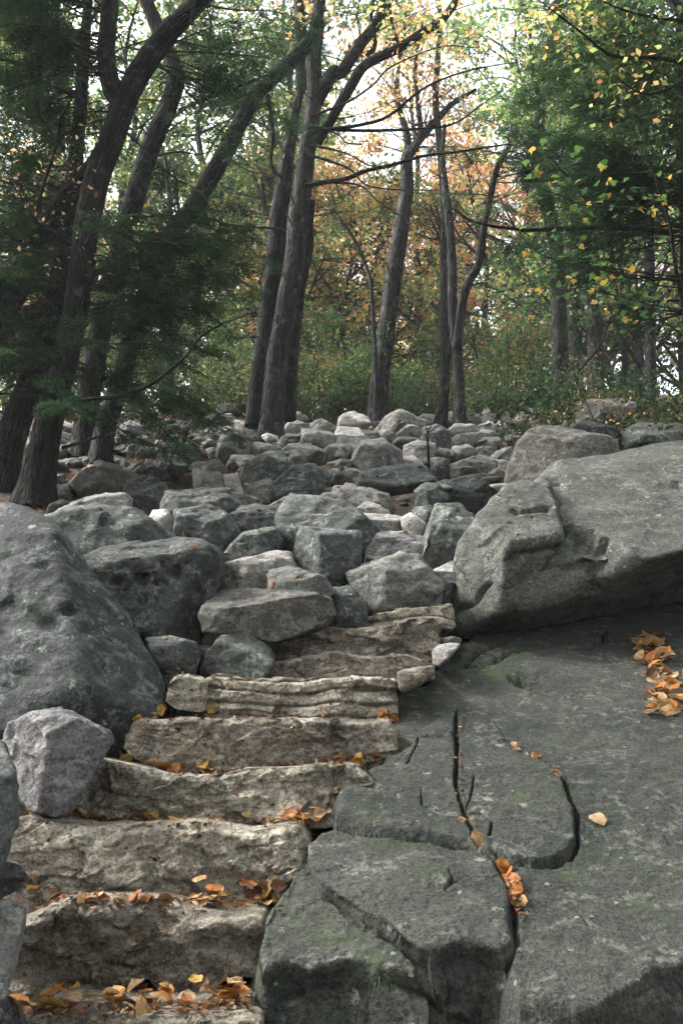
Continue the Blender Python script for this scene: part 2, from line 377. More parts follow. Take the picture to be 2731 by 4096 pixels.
def boulder(label, tone, fr, pts, depth=None, t=None, ext=0.18, sub=None, rough=1.3, grp='f', name='boulder', k=150.0, chips=2, cat='boulder',
            edge=None, tilt=None, fx=None, fz=None, faces=None, carve=(), ledge=(), pit=(), corner=None, nf=34, face=1.3):
    """one rock: the outline bounds it sideways; a top face, one or two fronts and chipped corners shape what faces us"""
    o = S(fr, pts); seed = abs(hash_str(label)) % 99991; rs = np.random.RandomState(seed)
    if grp in ('f', 'c'): o = o.mean(0)+(o-o.mean(0))*1.13
    w = np.ptp(o[:, 0]); h = np.ptp(o[:, 1]); cen = np.array([(o[:, 0].min()+o[:, 0].max())/2, (o[:, 1].min()+o[:, 1].max())/2])
    yb = depth if depth else min(rock_depth(o[:, 1].max()), 17.5)
    if fr in ('Q1', 'T3') or grp == 'c':
        d0 = ray(np.array([cen[0], o[:, 1].max()-0.12*h])); yy = np.linspace(6, 18.5, 500); gg = EYE+d0[2]/d0[1]*yy-ground_z(d0[0]/d0[1]*yy, yy); kk = int(np.argmax(gg < 0))
        if gg[kk] < 0: yb = float(yy[kk])
    wm = w*yb/F; hm = h*yb/F
    if t is None: t = 0.55*wm+0.35*hm
    yc = yb+0.22*t
    if ext:
        low = o[o[:, 1] > cen[1]]; e = low.copy(); e[:, 0] = cen[0]+(e[:, 0]-cen[0])*0.9; e[:, 1] += ext*h; oo = np.vstack([o, e])
    else: oo = o
    hl = hull2d(oo)
    if grp in ('f', 'c'):                          # broken stone: few straight edges
        while len(hl) > 6:
            pr, nx = np.roll(hl, 1, 0), np.roll(hl, -1, 0); ar = np.abs((hl[:, 0]-pr[:, 0])*(nx[:, 1]-pr[:, 1])-(hl[:, 1]-pr[:, 1])*(nx[:, 0]-pr[:, 0])); hl = np.delete(hl, int(np.argmin(ar)), 0)
    c = P(cen, yc); N, D = [], []
    def addp(n, p):
        n = np.asarray(n, float); n = n/np.linalg.norm(n); d = n @ (np.asarray(p)-c)
        if d < 0: n, d = -n, -d
        N.append(n); D.append(max(d, 0.02*wm))
    cam0 = np.array([0, 0, EYE]); rr = ray(hl)
    for i in range(len(hl)):                       # sides: planes through the eye and each edge of the outline, opened a little to the rear
        n = np.cross(rr[i], rr[(i+1) % len(hl)]); addp(n, cam0)
    addp((rs.normal()*.1, 1, rs.normal()*.1), P(cen, yc+0.75*t))
    if faces is not None:
        for tri in faces:
            q = np.array([P(S(fr, [(u, v)])[0], y) for u, v, y in tri]); addp(np.cross(q[1]-q[0], q[2]-q[0]), q[0])
    else:
        ed = edge if edge is not None else rs.uniform(0.16, 0.42); ti = tilt if tilt is not None else rs.uniform(0.35, 0.95)
        ax = fx if fx is not None else rs.uniform(-.45, .45); az = fz if fz is not None else rs.uniform(-.05, .40)
        pe = P(np.array([cen[0]+rs.uniform(-.1, .1)*w, cen[1]-h/2+ed*h]), yc-0.42*t)
        addp((rs.uniform(-.22, .22), -ti, 1.0), pe); addp((ax, -1, az), pe)
        co = corner if corner is not None else (rs.uniform() < 0.75)
        if co:
            sg = -np.sign(ax) if ax else 1
            addp((sg*rs.uniform(.7, 1.3), -1, rs.uniform(0, .3)), P(np.array([cen[0]+sg*rs.uniform(.12, .28)*w, cen[1]]), yc-0.36*t))
        if rs.uniform() < 0.6: addp((rs.uniform(-.4, .4), -1, -rs.uniform(.5, 1.1)), P(np.array([cen[0], cen[1]+rs.uniform(.2, .32)*h]), yc-0.40*t))
    for _ in range(chips):
        n = rs.normal(size=3); n[1] -= 0.9; n[2] += 0.3; n /= np.linalg.norm(n)
        NN, DD = np.array(N), np.array(D); dirs = ico(2)[0]*np.array([wm, t, hm])/2; rad = 1/np.maximum((dirs @ NN.T)/DD, 1e-6).max(1)
        sup = ((dirs*rad[:, None]) @ n).max(); N.append(n); D.append(sup*rs.uniform(.88, .97))
    N, D = np.array(N), np.array(D); sz = np.array([wm, t, hm]); s = float(np.median(sz))
    if sub is None: sub = 6 if w > 620 else 5 if w > 150 else 4
    v, f = radial_rock(c, N, D, sz/2, sub, seed, k, rough, s, nf, face)
    if carve or ledge or pit:
        n = vnormals(v, f); rel = v-np.array([0, 0, EYE]); den = rel[:, 1]*CP+rel[:, 2]*SP
        px = 1365.5+F*rel[:, 0]/den; py = 2048-F*(-rel[:, 1]*SP+rel[:, 2]*CP)/den; frn = n[:, 1] < 0.3
        px = px+9*fbm(v*9, 3); py = py+9*fbm(v*9+7, 3); dd = np.zeros(len(v))
        for ln, wd, dp in carve: dd -= dp*np.exp(-(pdist(px, py, S(fr, ln))/wd)**2)
        for pg, wd, dp in ledge: dd -= dp*smooth(0, wd, sdist(px, py, S(fr, pg)))*smooth(wd*9, wd*2, sdist(px, py, S(fr, pg)))
        for (u0, v0), rx, ry, dp in pit:
            c0 = S(fr, [(u0, v0)])[0]; dd -= dp*np.exp(-(((px-c0[0])/rx)**2+((py-c0[1])/ry)**2)**1.5)
        v = v+n*(dd*frn)[:, None]
    lo, lf = radial_rock(c, N, D, sz/2, 4, seed, k, rough, s, nf, face); bv_add(lo, lf)
    ob = solid(name, v, f, M[tone], label, cat, GROUPS[grp] if grp else None)
    ROCKS.append((ob, label, o)); return ob
def hash_str(s):
    h = 5381
    for ch in s: h = (h*33+ord(ch)) & 0x7fffffff
    return h

# --- the big ones
boulder('huge lichen-speckled boulder with a sloping right edge, left of the steps', 'lichen', 'R1',
        [(-420, 300), (-200, 130), (0, 108), (70, 116), (140, 150), (225, 200), (310, 290), (400, 405), (480, 505), (570, 610), (660, 725), (730, 840), (765, 930), (765, 1010), (720, 1120), (560, 1290), (200, 1420), (-420, 1450)],
        depth=4.75, t=1.25, ext=0, sub=6, rough=0.6, grp='h', chips=0, nf=70, face=2.0, k=26,
        faces=[[(-100, 250, 5.05), (330, 520, 4.62), (100, 1250, 4.15)], [(250, 225, 5.0), (748, 880, 4.86), (520, 1120, 4.28)], [(-300, 150, 5.4), (130, 150, 5.15), (100, 300, 4.95)], [(500, 900, 4.32), (100, 1000, 4.2), (300, 1400, 4.5)]],
        pit=[((190, 400), 30, 14, .03), ((320, 600), 45, 18, .05), ((210, 660), 60, 30, .03), ((60, 940), 50, 20, .03), ((470, 880), 40, 20, .02), ((120, 880), 70, 22, .03), ((600, 960), 60, 25, .03)], carve=[([(0, 700), (120, 790), (300, 870), (480, 900)], 14, .015), ([(150, 620), (300, 700), (400, 690)], 12, .015)])
boulder('purplish grey mottled granite stone at the left end of the steps', 'granite', 'S',
        [(10, 3060), (15, 2960), (35, 2890), (120, 2855), (250, 2842), (310, 2868), (370, 2910), (432, 2930), (448, 2962), (380, 3010), (330, 3055), (300, 3130), (285, 3230), (230, 3260), (120, 3240), (55, 3170)],
        depth=3.72, t=0.36, ext=0.02, sub=6, grp='h', rough=1.3)
boulder('dark rounded stone cut off by the left edge of the picture, beside the granite stone', 'dark', 'R3',
        [(-260, 100), (-60, 70), (15, 90), (60, 190), (88, 300), (75, 420), (25, 560), (-20, 610), (-260, 620)], depth=2.75, t=0.3, ext=0.1, grp='h', sub=5)
boulder('small grey stone poking in at the left beside the second lowest step', 'dark', 'R3',
        [(-160, 600), (0, 600), (80, 628), (122, 680), (65, 720), (0, 748), (-160, 760)], depth=3.05, t=0.25, grp='h', sub=5)
boulder('squarish grey stone at the left edge beside the lowest riser', 'mid', 'R3',
        [(-260, 780), (20, 786), (110, 826), (98, 920), (62, 1040), (10, 1150), (-60, 1180), (-260, 1190)], depth=2.85, t=0.35, grp='h', sub=5)
boulder('dark stone in the bottom left corner of the picture', 'dark', 'R3',
        [(-260, 1160), (10, 1172), (75, 1240), (125, 1330), (140, 1480), (-260, 1480)], depth=2.55, t=0.3, ext=0, grp='h', sub=5)
boulder('big pockmarked greenish boulder behind the huge left one', 'dark', 'R1',
        [(640, 740), (545, 600), (370, 370), (480, 328), (690, 300), (800, 276), (905, 292), (985, 345), (992, 430), (965, 530), (930, 620), (890, 740), (780, 770)],
        depth=5.5, t=0.75, grp='h', rough=0.8, sub=6, edge=.16, tilt=.5, fx=.1, fz=.25, corner=False,
        pit=[((630, 455), 30, 26, .06), ((790, 420), 32, 34, .06), ((640, 560), 26, 20, .05), ((520, 480), 28, 18, .035), ((700, 480), 14, 12, .03), ((840, 390), 14, 12, .03), ((560, 520), 14, 12, .03), ((730, 400), 12, 10, .03), ((660, 600), 30, 22, .03)])
boulder('long dark green slab lying above the pockmarked boulder', 'dark', 'R1',
        [(200, 190), (320, 158), (470, 140), (590, 148), (705, 222), (805, 300), (640, 335), (360, 345), (300, 290)], depth=6.4, t=0.8, grp='h')
boulder('pale-topped ledge stone behind the long dark green slab', 'mid', 'R1',
        [(215, 190), (260, 160), (420, 95), (560, 78), (595, 108), (585, 146), (460, 160), (340, 178)], depth=7.1, t=0.4, grp='h')
boulder('flat dark capstone jutting over a black hollow beside the stairs', 'brown', 'R1',
        [(900, 625), (930, 560), (985, 508), (1110, 520), (1290, 540), (1420, 528), (1480, 560), (1500, 625), (1440, 680), (1300, 700), (1240, 745), (1130, 718), (1000, 692), (915, 700)],
        depth=5.25, t=0.6, ext=0, grp='h', rough=0.8, sub=6, edge=.30, tilt=.35, fx=.12, fz=-.35, corner=False)
boulder('round lichened boulder under the flat capstone', 'dark', 'R1',
        [(895, 895), (925, 790), (995, 718), (1130, 716), (1205, 775), (1230, 835), (1170, 900), (930, 930)], depth=5.12, t=0.42, grp='h')
boulder('low lichened stone between the huge left boulder and the round one', 'dark', 'R1',
        [(655, 735), (760, 722), (880, 752), (892, 820), (865, 900), (740, 910), (690, 830)], depth=5.0, t=0.42, grp='h')
boulder('small dark stone wedged left of the round lichened boulder', 'dark', 'R1', [(870, 800), (890, 762), (940, 765), (930, 820), (900, 890), (870, 880)], depth=5.3, t=0.3)
great = boulder('great leaning boulder overhanging the slab on the right', 'overhang', 'R2',
        [(640, 705), (700, 560), (760, 330), (850, 120), (985, -34), (1080, -58), (1300, -82), (1430, -112), (1568, -124), (1900, -110), (2300, 0), (2300, 420), (1900, 470), (1568, 510), (1270, 625), (1000, 645), (800, 690)],
        depth=6.2, t=1.9, ext=0, sub=6, rough=0.6, grp='h', chips=0, nf=46, face=2.2,
        faces=[[(820, 90, 6.45), (1568, -60, 6.75), (1250, 330, 5.72)], [(800, 540, 5.80), (1290, 440, 5.66), (1100, 320, 5.72)], [(1090, 515, 5.68), (1500, 385, 5.72), (1270, 640, 6.6)], [(545, 420, 6.45), (560, 640, 6.35), (775, 300, 5.88)], [(775, 575, 5.78), (590, 715, 6.25), (950, 560, 5.72)], [(780, 40, 6.6), (1568, -120, 7.1), (1200, -60, 6.95)]],
        carve=[([(780, 385), (850, 352), (940, 324), (1030, 320), (1080, 304), (1180, 318), (1290, 340)], 10, .05), ([(770, 560), (720, 500), (650, 560), (560, 610)], 10, .05), ([(985, 20), (1000, 150), (1030, 210), (1040, 290)], 9, .05), ([(830, 160), (940, 150)], 8, .03)],
        ledge=[([(790, 392), (860, 358), (940, 330), (1030, 326), (1090, 312), (1290, 348), (1200, 430), (1000, 440), (880, 430)], 8, .045)])
corner = boulder('fractured left corner', 'overhang', 'R2',
        [(530, 702), (536, 600), (532, 420), (560, 305), (640, 225), (705, 130), (772, 56), (860, 34), (960, 44), (1000, 150), (1032, 300), (930, 322), (880, 430), (810, 600), (700, 694), (585, 724)],
        depth=6.0, t=1.0, ext=0, sub=6, rough=0.8, grp='h', chips=1, name='broken_corner', nf=50, face=1.6,
        faces=[[(545, 420, 6.15), (560, 640, 6.1), (775, 330, 5.72)], [(775, 330, 5.70), (800, 560, 5.76), (1010, 290, 5.74)], [(780, 62, 6.2), (960, 48, 6.2), (900, 200, 5.88)], [(775, 600, 5.74), (590, 715, 6.1), (900, 560, 5.72)]],
        carve=[([(700, 480), (650, 560), (560, 612)], 9, .04), ([(810, 165), (960, 152)], 8, .035), ([(780, 380), (860, 350), (1030, 318)], 9, .05)])
corner.parent = great; corner.location = corner.location-great.location
for kk in ('label', 'category', 'group'):
    if kk in corner: del corner[kk]
corner['label'] = 'fractured left corner with stepped faces'
boulder('brown-grey round-backed boulder behind the great leaning one', 'brown', 'Q2',
        [(225, 860), (250, 700), (300, 600), (330, 500), (400, 420), (500, 390), (620, 395), (760, 440), (900, 460), (1010, 470), (1065, 510), (1082, 620), (900, 700), (640, 720), (450, 830)],
        depth=7.6, t=1.2, grp='h', rough=0.7, sub=6)
boulder('bluish low rock behind the round-backed brown boulder', 'dark', 'Q2', [(700, 440), (740, 375), (800, 355), (890, 368), (960, 420), (1060, 400), (1060, 480), (900, 500)], depth=9.0, t=0.7, grp='h')
boulder('blocky cracked outcrop under the brush on the right', 'brown', 'Q2', [(735, 360), (760, 240), (800, 205), (930, 180), (1100, 175), (1215, 215), (1210, 270), (1010, 360), (930, 385), (880, 370)], depth=11.5, t=1.1, grp='h', rough=0.8)
boulder('dim mossy boulder in the shade at the right edge', 'dark', 'Q2', [(1080, 560), (1100, 440), (1250, 370), (1400, 400), (1568, 380), (1700, 500), (1568, 600), (1200, 620)], depth=9.2, t=0.9, grp='h')
# --- the rubble, front to back
D_ = [
('sunlit pale boulder lying behind the flat capstone', 'pale', 'R1', [(980, 525), (988, 412), (1090, 390), (1200, 362), (1290, 356), (1312, 398), (1305, 440), (1205, 500), (1180, 525)], dict(depth=5.9, t=.5)),
('small grey rock holding one brown leaf, on the pale boulder', 'mid', 'R1', [(1190, 495), (1215, 430), (1290, 420), (1335, 455), (1440, 462), (1480, 520), (1400, 560), (1200, 530)], dict(depth=5.6, t=.32)),
('upright squarish block standing in the middle of the rubble', 'dark', 'R5', [(600, 655), (612, 600), (638, 543), (700, 540), (800, 545), (866, 563), (872, 620), (858, 720), (835, 792), (770, 798), (640, 742), (600, 712)], dict(depth=6.1, t=.42, sub=5, ext=.05, edge=.14, tilt=.5, fx=.35, fz=.05, corner=True)),
('large angular slab rising behind the upright block', 'dark', 'R5', [(536, 560), (545, 490), (562, 438), (600, 408), (700, 412), (820, 440), (925, 512), (957, 570), (905, 665), (850, 670), (560, 645), (538, 610)], dict(depth=6.7, t=.7, sub=5, edge=.55, tilt=1.0, fx=-.25, fz=.0, corner=True)),
('ribbed blue-grey boulder right of the upright block', 'mid', 'R5', [(838, 795), (845, 730), (940, 680), (1045, 652), (1112, 664), (1168, 722), (1202, 782), (1180, 812), (1000, 852), (880, 852)], dict(depth=5.85, t=.5, rough=1.5, sub=5)),
('blue-green tilted stone between the capstone and the top steps', 'dark', 'R5', [(772, 905), (755, 800), (830, 788), (892, 850), (902, 918), (780, 925)], dict(depth=5.75, t=.3)),
('pale sliver of stone right of the upright block', 'pale', 'R5', [(845, 715), (850, 680), (912, 690), (905, 725)], dict(depth=6.5, t=.2)),
('light grey wrinkled ridge stone above the ribbed boulder', 'granite', 'R5', [(908, 645), (960, 562), (1060, 557), (1182, 590), (1172, 642), (1130, 675), (950, 658)], dict(depth=6.7, t=.45, rough=1.4)),
('dark stone peeping out under the wrinkled ridge stone', 'dark', 'R5', [(898, 695), (910, 655), (992, 660), (985, 698)], dict(depth=6.5, t=.25)),
('pale pinkish stone tucked behind the great leaning boulder', 'pale', 'R2', [(425, 450), (470, 420), (530, 395), (600, 420), (600, 500), (500, 500)], dict(depth=6.3, t=.3)),
('bluish low stone below the pale pinkish one', 'dark', 'R2', [(400, 500), (440, 455), (540, 490), (560, 560), (430, 560)], dict(depth=6.2, t=.3)),
('cream stone with a flat lit top, left of its round twin', 'pale', 'R5', [(885, 505), (890, 484), (990, 484), (1060, 500), (1066, 556), (1000, 564), (930, 556)], dict(depth=7.2, t=.4)),
('rounded cream stone at the right of the pale chain', 'pale', 'R5', [(1050, 502), (1090, 478), (1146, 518), (1152, 576), (1080, 584), (1060, 552)], dict(depth=7.1, t=.3)),
('cream stone below the long pale one', 'pale', 'R5', [(858, 468), (910, 430), (990, 464), (1005, 492), (930, 500), (880, 495)], dict(depth=7.6, t=.35)),
('long pale angular stone topping the pale chain', 'pale', 'R5', [(795, 402), (830, 348), (920, 374), (985, 398), (1022, 472), (960, 468), (880, 462), (800, 432)], dict(depth=8.2, t=.5)),
('dark stone right of the rounded cream one', 'dark', 'R2', [(410, 275), (395, 190), (365, 160), (440, 143), (472, 200), (468, 282), (430, 292)], dict(depth=7.3, t=.4)),
('tall lichen-green spur leaning against the great boulder', 'dark', 'R2', [(385, 410), (430, 340), (470, 280), (468, 150), (510, 128), (560, 138), (592, 190), (645, 228), (600, 330), (540, 420), (440, 440)], dict(depth=6.6, t=.6, sub=5)),
('long flat dark stone left of the angular slab', 'dark', 'R5', [(333, 485), (390, 455), (500, 453), (562, 470), (552, 525), (380, 543)], dict(depth=7.2, t=.5)),
('thin light slab lying on the long flat dark stone', 'mid', 'R5', [(375, 458), (440, 437), (505, 455), (480, 468)], dict(depth=7.5, t=.3)),
('dark angular block with a split right face, above the pockmarked boulder', 'dark', 'R5', [(98, 565), (120, 470), (230, 448), (312, 480), (382, 582), (332, 645), (250, 615)], dict(depth=6.6, t=.6)),
('low smooth stone left of the upright block', 'dark', 'R5', [(298, 675), (350, 600), (400, 562), (512, 543), (542, 590), (535, 655), (320, 695)], dict(depth=6.3, t=.5)),
('little whitish stone perched on the long dark green slab', 'pale', 'R5', [(0, 502), (18, 466), (65, 463), (107, 520), (92, 545), (10, 525)], dict(depth=6.7, t=.2)),
('small light-topped stone left of the pale long one', 'mid', 'R5', [(498, 445), (560, 410), (592, 425), (565, 462), (510, 472)], dict(depth=7.8, t=.3)),
('small light stone between the dark trio and the long pale one', 'mid', 'R5', [(690, 425), (730, 395), (800, 385), (810, 430), (760, 445)], dict(depth=8.0, t=.35)),
('small cream cobble above the long pale stone', 'pale', 'R5', [(745, 385), (775, 362), (830, 360), (835, 390), (780, 400)], dict(depth=8.6, t=.25)),
('flat lichen-crusted ledge left of the small light-topped stone', 'dark', 'R1', [(740, 165), (766, 84), (860, 93), (1010, 98), (1062, 140), (1052, 170), (830, 180)], dict(depth=7.9, t=.6)),
('thin dark slab behind the lichen-crusted ledge', 'brown', 'R5', [(150, 388), (250, 375), (380, 395), (440, 418), (430, 440), (300, 430)], dict(depth=8.4, t=.5)),
('tall lichened boulder with a pointed top, left of the lichen-crusted ledge', 'dark', 'Q1', [(1130, 850), (1155, 740), (1210, 700), (1320, 690), (1480, 770), (1500, 960), (1400, 1010), (1290, 1030), (1180, 940)], dict(depth=7.3, t=.6)),
('grey shoulder stone behind the pointed lichened boulder', 'dark', 'Q1', [(1130, 640), (1200, 590), (1320, 560), (1420, 600), (1520, 680), (1540, 800), (1400, 800), (1200, 720)], dict(depth=8.4, t=.6)),
('broad light grey boulder with sloping shoulders near the left trunks', 'mid', 'Q1', [(615, 770), (700, 680), (820, 620), (890, 552), (960, 552), (1080, 620), (1180, 660), (1220, 710), (1100, 800), (980, 850), (850, 880), (640, 890)], dict(depth=8.3, t=.8, sub=5)),
('dark rounded stone lying against the broad light grey boulder', 'dark', 'Q1', [(840, 860), (900, 760), (990, 705), (1070, 700), (1100, 780), (1090, 830), (980, 850)], dict(depth=7.75, t=.4)),
('small blue-grey stone beside the left trunk', 'mid', 'Q1', [(468, 830), (500, 770), (610, 762), (640, 890), (560, 910), (520, 880)], dict(depth=8.2, t=.3)),
('tiny whitish stone behind the small blue-grey one', 'mid', 'Q1', [(482, 740), (500, 675), (570, 668), (590, 700), (560, 750), (500, 760)], dict(depth=8.9, t=.25)),
('low brownish stone left of the pale-topped ledge', 'brown', 'Q1', [(410, 1040), (460, 950), (540, 905), (640, 920), (600, 990), (480, 1030)], dict(depth=7.4, t=.35)),
('flat ochre stone in the leaf litter between the left trunks', 'brown', 'Q1', [(540, 570), (590, 535), (700, 530), (770, 590), (760, 610), (640, 600)], dict(depth=10.2, t=.4)),
('square-cut dark block under a fallen branch behind the leaning tree', 'brown', 'Q1', [(540, 490), (560, 425), (700, 385), (880, 325), (880, 440), (820, 510), (680, 510)], dict(depth=11.0, t=.6)),
('pale flat-topped rock between the two leftmost trunks', 'mid', 'Q1', [(140, 480), (190, 350), (310, 345), (330, 480), (240, 500)], dict(depth=11.0, t=.6)),
('small white stone by the leftmost trunk foot', 'mid', 'Q1', [(70, 680), (95, 640), (160, 635), (190, 670), (140, 700)], dict(depth=9.6, t=.2)),
('flat grey slab right of the leaning tree foot', 'mid', 'Q1', [(1130, 470), (1190, 410), (1310, 420), (1440, 445), (1440, 490), (1300, 500)], dict(depth=11.2, t=.5)),
('dark rock with an overhang right of the leaning tree', 'dark', 'Q1', [(1030, 390), (1050, 340), (1120, 345), (1170, 395), (1120, 410)], dict(depth=12.0, t=.4)),
('broad light rock under the hemlock sprays', 'mid', 'Q1', [(1040, 350), (1060, 250), (1140, 200), (1260, 190), (1300, 320), (1180, 370)], dict(depth=12.8, t=.7)),
('tall dark boulder rising in the middle of the field', 'dark', 'R5', [(375, 295), (440, 237), (492, 218), (560, 238), (602, 290), (592, 342), (470, 348), (400, 342)], dict(t=.6, sub=5)),
('big dark hump right of the tall dark boulder', 'dark', 'R5', [(528, 352), (600, 290), (680, 273), (742, 320), (742, 372), (690, 392), (600, 388)], dict(t=.55, sub=5)),
('low dark cracked stone in front of the big dark hump', 'dark', 'R5', [(478, 430), (520, 372), (580, 334), (642, 340), (688, 392), (662, 412), (560, 420)], dict(t=.5)),
('white upright stone standing like a tooth', 'pale', 'R5', [(309, 312), (335, 302), (362, 306), (387, 392), (340, 407), (322, 380)], dict(t=.16, chips=1, tilt=.3, edge=.12)),
('squared block left of the white upright stone', 'mid', 'R5', [(188, 352), (188, 268), (292, 263), (312, 300), (322, 342), (250, 354)], dict(t=.4)),
('tilted angular block leaning on the white upright stone', 'mid', 'R5', [(198, 372), (230, 310), (290, 303), (312, 350), (327, 404), (230, 394)], dict(t=.35)),
('rough brown stone right of the white upright one', 'brown', 'R5', [(428, 402), (440, 350), (500, 333), (522, 370), (492, 432), (440, 424)], dict(t=.35)),
('tiny grey chip between the white upright and brown stones', 'mid', 'R5', [(388, 392), (395, 343), (426, 360), (422, 402)], dict(t=.15)),
('rounded boulder with a split right side, left of the twin trunk', 'mid', 'R5', [(272, 242), (300, 158), (370, 138), (412, 190), (412, 232), (340, 248)], dict(t=.55)),
('dark boulder with a white crust, under the hemlock sprays', 'dark', 'R5', [(40, 252), (70, 190), (170, 172), (203, 210), (192, 242), (110, 248)], dict(t=.5)),
('dark low boulder below the white-crusted one', 'dark', 'R5', [(15, 305), (40, 240), (112, 238), (154, 280), (112, 314), (70, 318)], dict(t=.5)),
('flat pale ledge left of the split-sided boulder', 'mid', 'R5', [(190, 155), (240, 122), (330, 118), (390, 140), (360, 165), (260, 172)], dict(t=.6)),
('low grey stone below the rounded split-sided boulder', 'mid', 'R5', [(325, 280), (350, 235), (430, 238), (455, 262), (400, 290)], dict(t=.5)),
('smooth grey stone in front of the twin trunk', 'mid', 'R5', [(422, 234), (440, 183), (522, 188), (548, 210), (470, 244)], dict(t=.4)),
('brown domed boulder below the twin trunk', 'brown', 'R5', [(540, 285), (518, 212), (560, 198), (620, 213), (642, 260), (610, 298), (570, 294)], dict(t=.45)),
('broad pale grey boulder right of the brown domed one', 'mid', 'R5', [(565, 208), (600, 188), (660, 183), (722, 220), (722, 252), (680, 268), (640, 258)], dict(t=.5)),
('cracked pale boulder below the crest, right of the twin trunk', 'mid', 'R5', [(636, 192), (640, 123), (680, 108), (762, 133), (768, 182), (720, 208), (660, 194)], dict(t=.55)),
('dark wedge left of the cracked pale boulder', 'dark', 'R5', [(528, 192), (580, 133), (642, 128), (642, 184), (600, 196)], dict(t=.5)),
('white flat-topped stone at the foot of the twin trunk', 'pale', 'R5', [(468, 152), (490, 140), (530, 152), (535, 168), (490, 172)], dict(t=.3)),
('dark flat stone with a lit top right of the twin trunk', 'mid', 'R5', [(556, 132), (592, 88), (662, 103), (642, 132), (590, 148)], dict(t=.45, grp='c')),
('pale round-topped crest stone hugging the twin trunk', 'mid', 'R5', [(550, 92), (575, 54), (620, 53), (658, 80), (600, 90)], dict(t=.45, grp='c')),
('broken crest stone between the two pale ones', 'mid', 'R5', [(656, 108), (720, 83), (762, 110), (784, 132), (700, 124)], dict(t=.45, grp='c')),
('pale jagged stone standing on the crest before the green shrubs', 'pale', 'R5', [(792, 112), (800, 65), (850, 53), (906, 75), (928, 112), (900, 128), (830, 124)], dict(t=.6, grp='c')),
('wide beige boulder in front of the jagged crest stone', 'pale', 'R5', [(768, 174), (790, 119), (870, 123), (912, 175), (880, 194), (800, 198)], dict(t=.5)),
('flat dark-edged stone below the wide beige boulder', 'mid', 'R5', [(718, 218), (770, 188), (832, 193), (842, 220), (760, 254)], dict(t=.45)),
('big dark tilted slab on the crest below the centre-right tree', 'brown', 'R5', [(953, 132), (990, 74), (1050, 46), (1110, 63), (1152, 95), (1152, 132), (1100, 122), (1030, 144), (970, 154)], dict(t=.7, grp='c', sub=5)),
('light stone tucked right of the dark crest slab', 'mid', 'R5', [(1118, 82), (1150, 59), (1200, 68), (1242, 105), (1160, 114)], dict(t=.5, grp='c')),
('upright dark boulder with a blunt top, right of the dark crest slab', 'dark', 'R5', [(1128, 194), (1150, 130), (1210, 98), (1247, 118), (1257, 192), (1200, 208)], dict(t=.5, depth=12.8)),
('small brown stone left of the dark crest slab', 'brown', 'R5', [(878, 163), (890, 124), (940, 123), (957, 160), (920, 178)], dict(t=.35)),
('small dark stone with a bright cap below the dark crest slab', 'mid', 'R5', [(963, 172), (985, 133), (1022, 138), (1023, 178), (990, 188)], dict(t=.3)),
('reddish rounded stone below the dark crest slab', 'brown', 'R5', [(1018, 183), (1050, 145), (1112, 158), (1123, 192), (1060, 214)], dict(t=.4)),
('light stone leaning under the dark crest slab', 'mid', 'R5', [(1028, 148), (1080, 103), (1122, 118), (1128, 142), (1070, 154)], dict(t=.4)),
('big faceted boulder with an overhanging dark underside mid-field', 'mid', 'R5', [(836, 274), (850, 220), (890, 183), (970, 173), (1032, 220), (1043, 262), (990, 279), (900, 309), (860, 299)], dict(t=.65, sub=5)),
('pale peaked boulder right of the big faceted one', 'pale', 'R5', [(1045, 233), (1070, 193), (1122, 173), (1182, 188), (1193, 237), (1120, 254)], dict(t=.45)),
('low white cobble below the pale peaked boulder', 'pale', 'R5', [(1018, 273), (1040, 238), (1102, 238), (1133, 272), (1060, 284)], dict(t=.35)),
('speckled brown ledge left of the big faceted boulder', 'brown', 'R5', [(730, 300), (745, 265), (800, 250), (840, 262), (840, 295), (780, 308)], dict(t=.4)),
('flat plate of stone left of the wide roof slab', 'mid', 'R5', [(728, 325), (770, 292), (850, 286), (892, 312), (850, 340), (770, 345)], dict(t=.45)),
('wide flat roof slab over a small cave', 'dark', 'R5', [(865, 348), (900, 310), (960, 288), (1060, 278), (1182, 293), (1218, 340), (1182, 358), (1130, 368), (990, 362), (960, 394), (880, 374)], dict(depth=8.6, t=.75, ext=0, sub=5, edge=.72, tilt=.7, fz=-.3, corner=False)),
('dark wedge propping up the right end of the roof slab', 'dark', 'R5', [(1098, 455), (1140, 363), (1202, 358), (1243, 400), (1233, 452), (1190, 474)], dict(depth=7.9, t=.45)),
('rough dark boulder right of the cave', 'dark', 'R5', [(1215, 445), (1213, 350), (1290, 318), (1392, 313), (1443, 360), (1413, 443), (1330, 466)], dict(depth=8.1, t=.7, rough=1.4)),
('dark stone forming the left wall of the small cave', 'dark', 'R5', [(880, 380), (930, 372), (985, 395), (1015, 450), (960, 440), (900, 420)], dict(depth=8.7, t=.4)),
('low dark stone at the mouth of the small cave', 'dark', 'R5', [(1085, 490), (1130, 455), (1190, 470), (1205, 540), (1150, 560)], dict(depth=7.5, t=.4)),
('small brown cube-like stone below the blunt dark boulder', 'brown', 'R5', [(1183, 233), (1215, 193), (1267, 203), (1263, 248), (1220, 254)], dict(t=.4)),
('grey stone with a lit shoulder, third right of the big faceted boulder', 'mid', 'R5', [(1257, 243), (1270, 193), (1322, 183), (1363, 215), (1353, 243), (1290, 254)], dict(t=.45)),
('broad tan boulder with a hollow, left of the brown round-backed boulder', 'brown', 'R5', [(1243, 283), (1290, 248), (1370, 233), (1438, 260), (1433, 303), (1340, 324), (1260, 314)], dict(t=.6, sub=5)),
('dark narrow stone left of the broad tan boulder', 'dark', 'R5', [(1168, 273), (1200, 243), (1243, 253), (1258, 313), (1215, 324)], dict(t=.35)),
